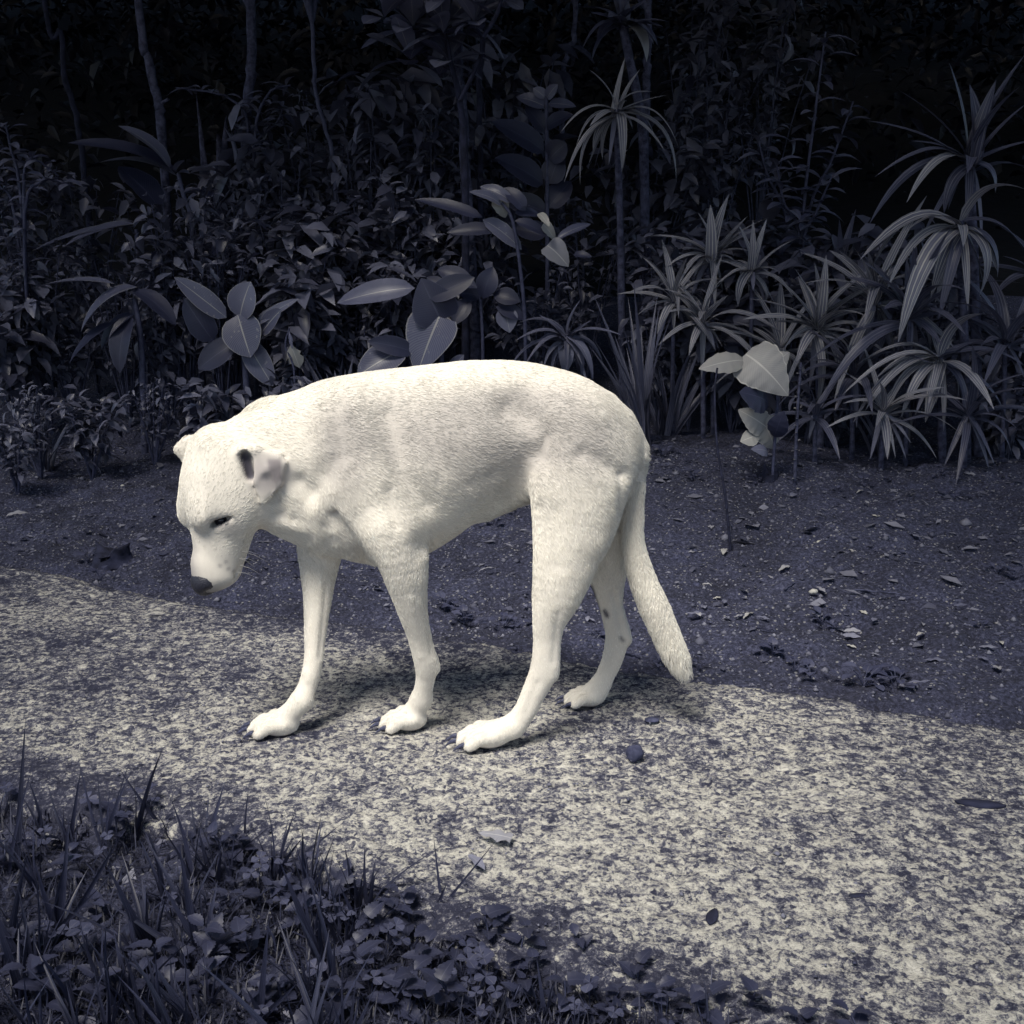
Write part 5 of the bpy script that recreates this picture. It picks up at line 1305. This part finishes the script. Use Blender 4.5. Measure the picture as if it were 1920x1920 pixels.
WG, CG, TG = 'toothed weeds in the verge', 'clover in the verge', 'grass tufts in the verge'
# toothed weeds: by hand where the photo shows them, then filled in
hand = [(420, 1600), (455, 1600), (380, 1640), (430, 1665), (490, 1700), (420, 1720), (480, 1760), (640, 1655), (655, 1690), (560, 1690), (580, 1650), (690, 1760), (720, 1740), (760, 1745), (800, 1750), (880, 1760), (860, 1790), (940, 1770), (920, 1820), (980, 1800), (1000, 1840), (1080, 1800), (1090, 1850), (960, 1880), (840, 1800), (780, 1830), (520, 1850), (470, 1800), (330, 1810), (380, 1850), (300, 1860), (540, 1880), (1190, 1860), (1210, 1890), (1150, 1880), (1040, 1900), (200, 1870), (80, 1900), (250, 1760), (180, 1720), (60, 1790), (120, 1640), (60, 1600), (900, 1720 + 60), (1330, 1915), (1410, 1925), (1270, 1910), (690, 1860), (620, 1900), (740, 1890), (350, 1585), (220, 1570), (1500, 1950), (1600, 1985)]
for i, (u, v) in enumerate(hand):
    p = soil_hit(u, v + 14); place(WP, wf, i % 4, p, random.uniform(.75, 1.15), random.uniform(0, 6.28), WLAB[i % 4], 'weed', WG, (random.uniform(-.25, .25), random.uniform(-.25, .25)))
for i in range(28):
    u = random.uniform(-150, 1500); v = random.uniform(near_v(u) + 40, 2050); p = soil_hit(u, v)
    place(WP, wf, i % 4, p, random.uniform(.6, 1.1), random.uniform(0, 6.28), WLAB[i % 4], 'weed', WG, (random.uniform(-.3, .3), random.uniform(-.3, .3)))
for i, (u, v) in enumerate([(175, 1510), (215, 1530), (275, 1525), (245, 1550), (205, 1590), (10, 1500), (620, 1740), (655, 1745), (720, 1775), (645, 1820), (690, 1830), (870, 1805), (835, 1830), (850, 1850), (890, 1855), (905, 1815), (885, 1880), (620, 1745), (700, 1870), (770, 1880), (800, 1890), (760, 1900), (560, 1640), (490, 1645), (530, 1720), (95, 1580), (165, 1790), (30, 1690), (1110, 1890), (1240, 1915), (600, 1845), (920, 1900)]):
    p = soil_hit(u, v + 26); place(CPt, cf, i % 3, p, random.uniform(.85, 1.25), random.uniform(0, 6.28), CLAB[i % 3], 'clover', CG, (random.uniform(-.3, .1), random.uniform(-.2, .2)))
for i in range(10):
    u = random.uniform(-100, 1300); v = random.uniform(near_v(u) + 50, 2000)
    place(CPt, cf, i % 3, soil_hit(u, v), random.uniform(.7, 1.1), random.uniform(0, 6.28), CLAB[i % 3], 'clover', CG, (random.uniform(-.2, .2), random.uniform(-.2, .2)))
def big_blade(root, b, t, w, Yoff=0.0):
    p0 = soil_hit(*b); p1 = at(t[0], t[1], p0[1] + Yoff)
    add_leaf(root, p0, p1, w, 'grass', name='blade', prof='grass', arch=random.uniform(.01, .05), fold=.35, n=10, up=[random.uniform(-.5, .5), -1, .3])
def hand_tuft(b, tips, label):
    r = empty('grass_tuft', soil_hit(*b), label, 'grass tuft')
    for t in tips: big_blade(r, (b[0] + random.uniform(-12, 12), b[1] + random.uniform(-6, 6)), t[:2], t[2] * .00068, random.uniform(-.03, .06))
hand_tuft((25, 1640), [(48, 1345, 15), (62, 1432, 10), (0, 1560, 16), (20, 1500, 10)], 'tallest dark grass blade standing up before the pale path')
hand_tuft((135, 1600), [(88, 1465, 12), (152, 1440, 12), (118, 1500, 8)], 'spread grass tuft beside the tallest blade')
hand_tuft((195, 1600), [(145, 1415, 10), (248, 1440, 12), (182, 1440, 7), (208, 1465, 8), (255, 1395, 5)], 'thin-bladed grass tuft with crossing tips')
hand_tuft((310, 1560), [(222, 1438, 13), (332, 1455, 8), (325, 1520, 12)], 'grass tuft with one long blade leaning over the path edge')
hand_tuft((380, 1590), [(422, 1465, 13), (355, 1465, 6), (392, 1490, 8), (330, 1575, 14)], 'upright grass tuft pointing at the dog front paw')
hand_tuft((455, 1590), [(468, 1468, 8), (430, 1540, 16), (500, 1590, 14)], 'short grass tuft with bent pale blade')
hand_tuft((520, 1640), [(540, 1535, 10), (560, 1500, 6), (640, 1545, 9), (545, 1580, 12)], 'grass tuft beside the big toothed weed')
hand_tuft((822, 1715), [(812, 1560, 7), (935, 1570, 6), (965, 1650, 9), (660, 1655, 12), (650, 1640, 10), (838, 1655, 12), (850, 1740, 10)], 'wide star of grass blades lying out over the concrete')
hand_tuft((375, 1790), [(335, 1580, 16), (200, 1690, 15), (255, 1740, 12), (420, 1850, 12), (300, 1650, 14)], 'large grass tuft with blades crossing the dark verge')
hand_tuft((490, 1920), [(505, 1720, 14), (560, 1840, 12), (460, 1850, 10)], 'single broad upright grass blade low in the verge')
hand_tuft((100, 1760), [(130, 1530, 14), (60, 1600, 12), (190, 1660, 13), (0, 1730, 12), (230, 1560, 12)], 'dense dark grass tuft in the shaded verge corner')
hand_tuft((160, 1900), [(310, 1840, 12), (0, 1880, 12), (230, 1920, 10), (60, 1840, 10)], 'flattened grass tuft near the bare verge soil')
for i in range(95):
    u = random.uniform(-250, 760 if i % 3 else 1500); v = random.uniform(near_v(u) + 25, 2050)
    place(TP, tf, i % 4, soil_hit(u, v), random.uniform(.7, 1.35) * (1 if u < 700 else .5), random.uniform(0, 6.28), TLAB[i % 4], 'grass tuft', TG, (random.uniform(-.2, .2), random.uniform(-.2, .2)))
for (u, v) in ((1180, 1835), (1200, 1850), (1225, 1870), (1290, 1895), (1330, 1905), (1060, 1800), (1360, 1900), (1150, 1825), (1500, 1960)):
    place(TP, tf, 3, soil_hit(u, v + 20), .55, random.uniform(0, 6.28), 'very short grass tuft at the concrete edge of the verge', 'grass tuft', TG)
# fine short grass and dead stems: uncountable
def fine_grass(n):
    u = RNG.uniform(-400, 1700, n); vlo = np.interp(u, [p[0] for p in PATH_NEAR], [p[1] for p in PATH_NEAR]) + 12; v = vlo + RNG.uniform(0, 1, n) * np.maximum(2150 - vlo, 10)
    P = np.array([on_ground(a, b, -.022) for a, b in zip(u, v)]); P[:, 2] = soil_z(P[:, 0], P[:, 1])
    a = RNG.uniform(0, 6.28, n); L = RNG.uniform(.012, .05, n); e = RNG.uniform(.1, 1.3, n)
    d = np.stack([np.cos(a) * np.cos(e), np.sin(a) * np.cos(e), np.sin(e)], -1); s = np.stack([-np.sin(a), np.cos(a), 0 * a], -1) * (RNG.uniform(.0006, .0018, n))[:, None]
    m = P + d * (L * .55)[:, None]; t = P + d * L[:, None] + np.stack([np.cos(a), np.sin(a), -.5 + 0 * a], -1) * (L * .2)[:, None]; t[:, 2] = np.maximum(t[:, 2], P[:, 2] + .002)
    V = np.stack([P - s, P + s, m - s * .8, m + s * .8, t], 1).reshape(-1, 3)
    o = (np.arange(n) * 5)[:, None, None]; Fq = (o + np.array([[0, 1, 3, 2]])).reshape(-1, 4); Ft = (o + np.array([[2, 3, 4]])).reshape(-1, 3)
    ob = link('verge_grass', cloud_mesh('verge_grass', V, Fq, Ft, 'grass_i')); tag(ob, 'fine short dark grass and dead stems covering the verge', 'grass', kind='stuff')
fine_grass(16000)
cen = []
for i in range(420):
    u = random.uniform(-200, 1500); v = random.uniform(near_v(u) + 10, 2050); p = soil_hit(u, v) + np.array([0, 0, .005]); cen.append(p)
V, F = flat_litter(np.array(cen), .014)
tag(link('verge_litter', mesh_np('verge_litter', V, F, M['litter'])), 'dead leaf crumbs on the verge soil', 'litter', kind='stuff')

# ------------------------------------------------------------------ canopy: trees added for shade, with a gap that pools sun on the dog
def canopy():
    hole = np.array([-.14, 1.86]) + np.array([sd[0], sd[1]]) * (4.2 / sd[2])
    trees = [('tree', (-3.4, .2)), ('tree', (3.9, .6)), ('tree', (-2.6, -3.2)), ('tree', (2.2, -3.4)), ('tree', (3.6, 5.6)), ('tree', (-4.4, 5.2)), ('tree', (-.6, 8.6))]
    cs = []
    while len(cs) < 1150:
        p = np.array([random.uniform(-8, 8), random.uniform(-5.5, 13.0)]); r = np.linalg.norm(p - hole)
        edge = 1.16 + .22 * math.sin(3 * math.atan2(p[1] - hole[1], p[0] - hole[0]) + 1)
        if r > edge: cs.append((p[0], p[1], 4.2 + random.uniform(-.25, .9) + .22 * max(0, p[1] - 5)))
    cs = np.array(cs); T = np.array([t[1] for t in trees])
    own = np.argmin(np.linalg.norm(cs[:, None, :2] - T[None], axis=2), axis=1)
    names = ['added shade tree spreading its boughs over the verge', 'added shade tree leaning over the seed pod side of the path', 'added shade tree behind the viewer at the grassy verge', 'added shade tree behind the viewer across the path', 'added shade tree beyond the arching dracaena', 'added shade tree beyond the crooked sapling', 'added shade tree deep in the dark slope behind the young trees']
    for i, (nm, (x, y)) in enumerate(trees):
        g = np.array([x, y, sz(x, y) - .05]); r = empty('added_shade_tree', g, names[i], 'tree', 'shade trees added round the dog')
        top = g + np.array([.1, .1, 4.6 - g[2] * .5])
        add_tube(r, [g, g * .5 + top * .5 + np.array([.08, -.05, 0]), top], .16, .07, 'bark_dark', 'trunk', 16, 10, knots=.05)
        c = cs[own == i]
        if not len(c): continue
        V, Fq, Ft = leaf_cloud(np.concatenate([c, c[c[:, 1] > 2.6], c[c[:, 1] > 2.6], c[c[:, 1] < -.6]]), 34, .26, (.30, .30, .16), .4)
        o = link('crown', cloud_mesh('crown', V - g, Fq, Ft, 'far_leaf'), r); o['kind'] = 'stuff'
        for q in c[::9]: add_tube(r, [top - np.array([0, 0, .9]), (top + q) / 2 + np.array([0, 0, .1]), q], .03, .008, 'bark_dark', 'branch', 7, 5)
random.seed(9); canopy()
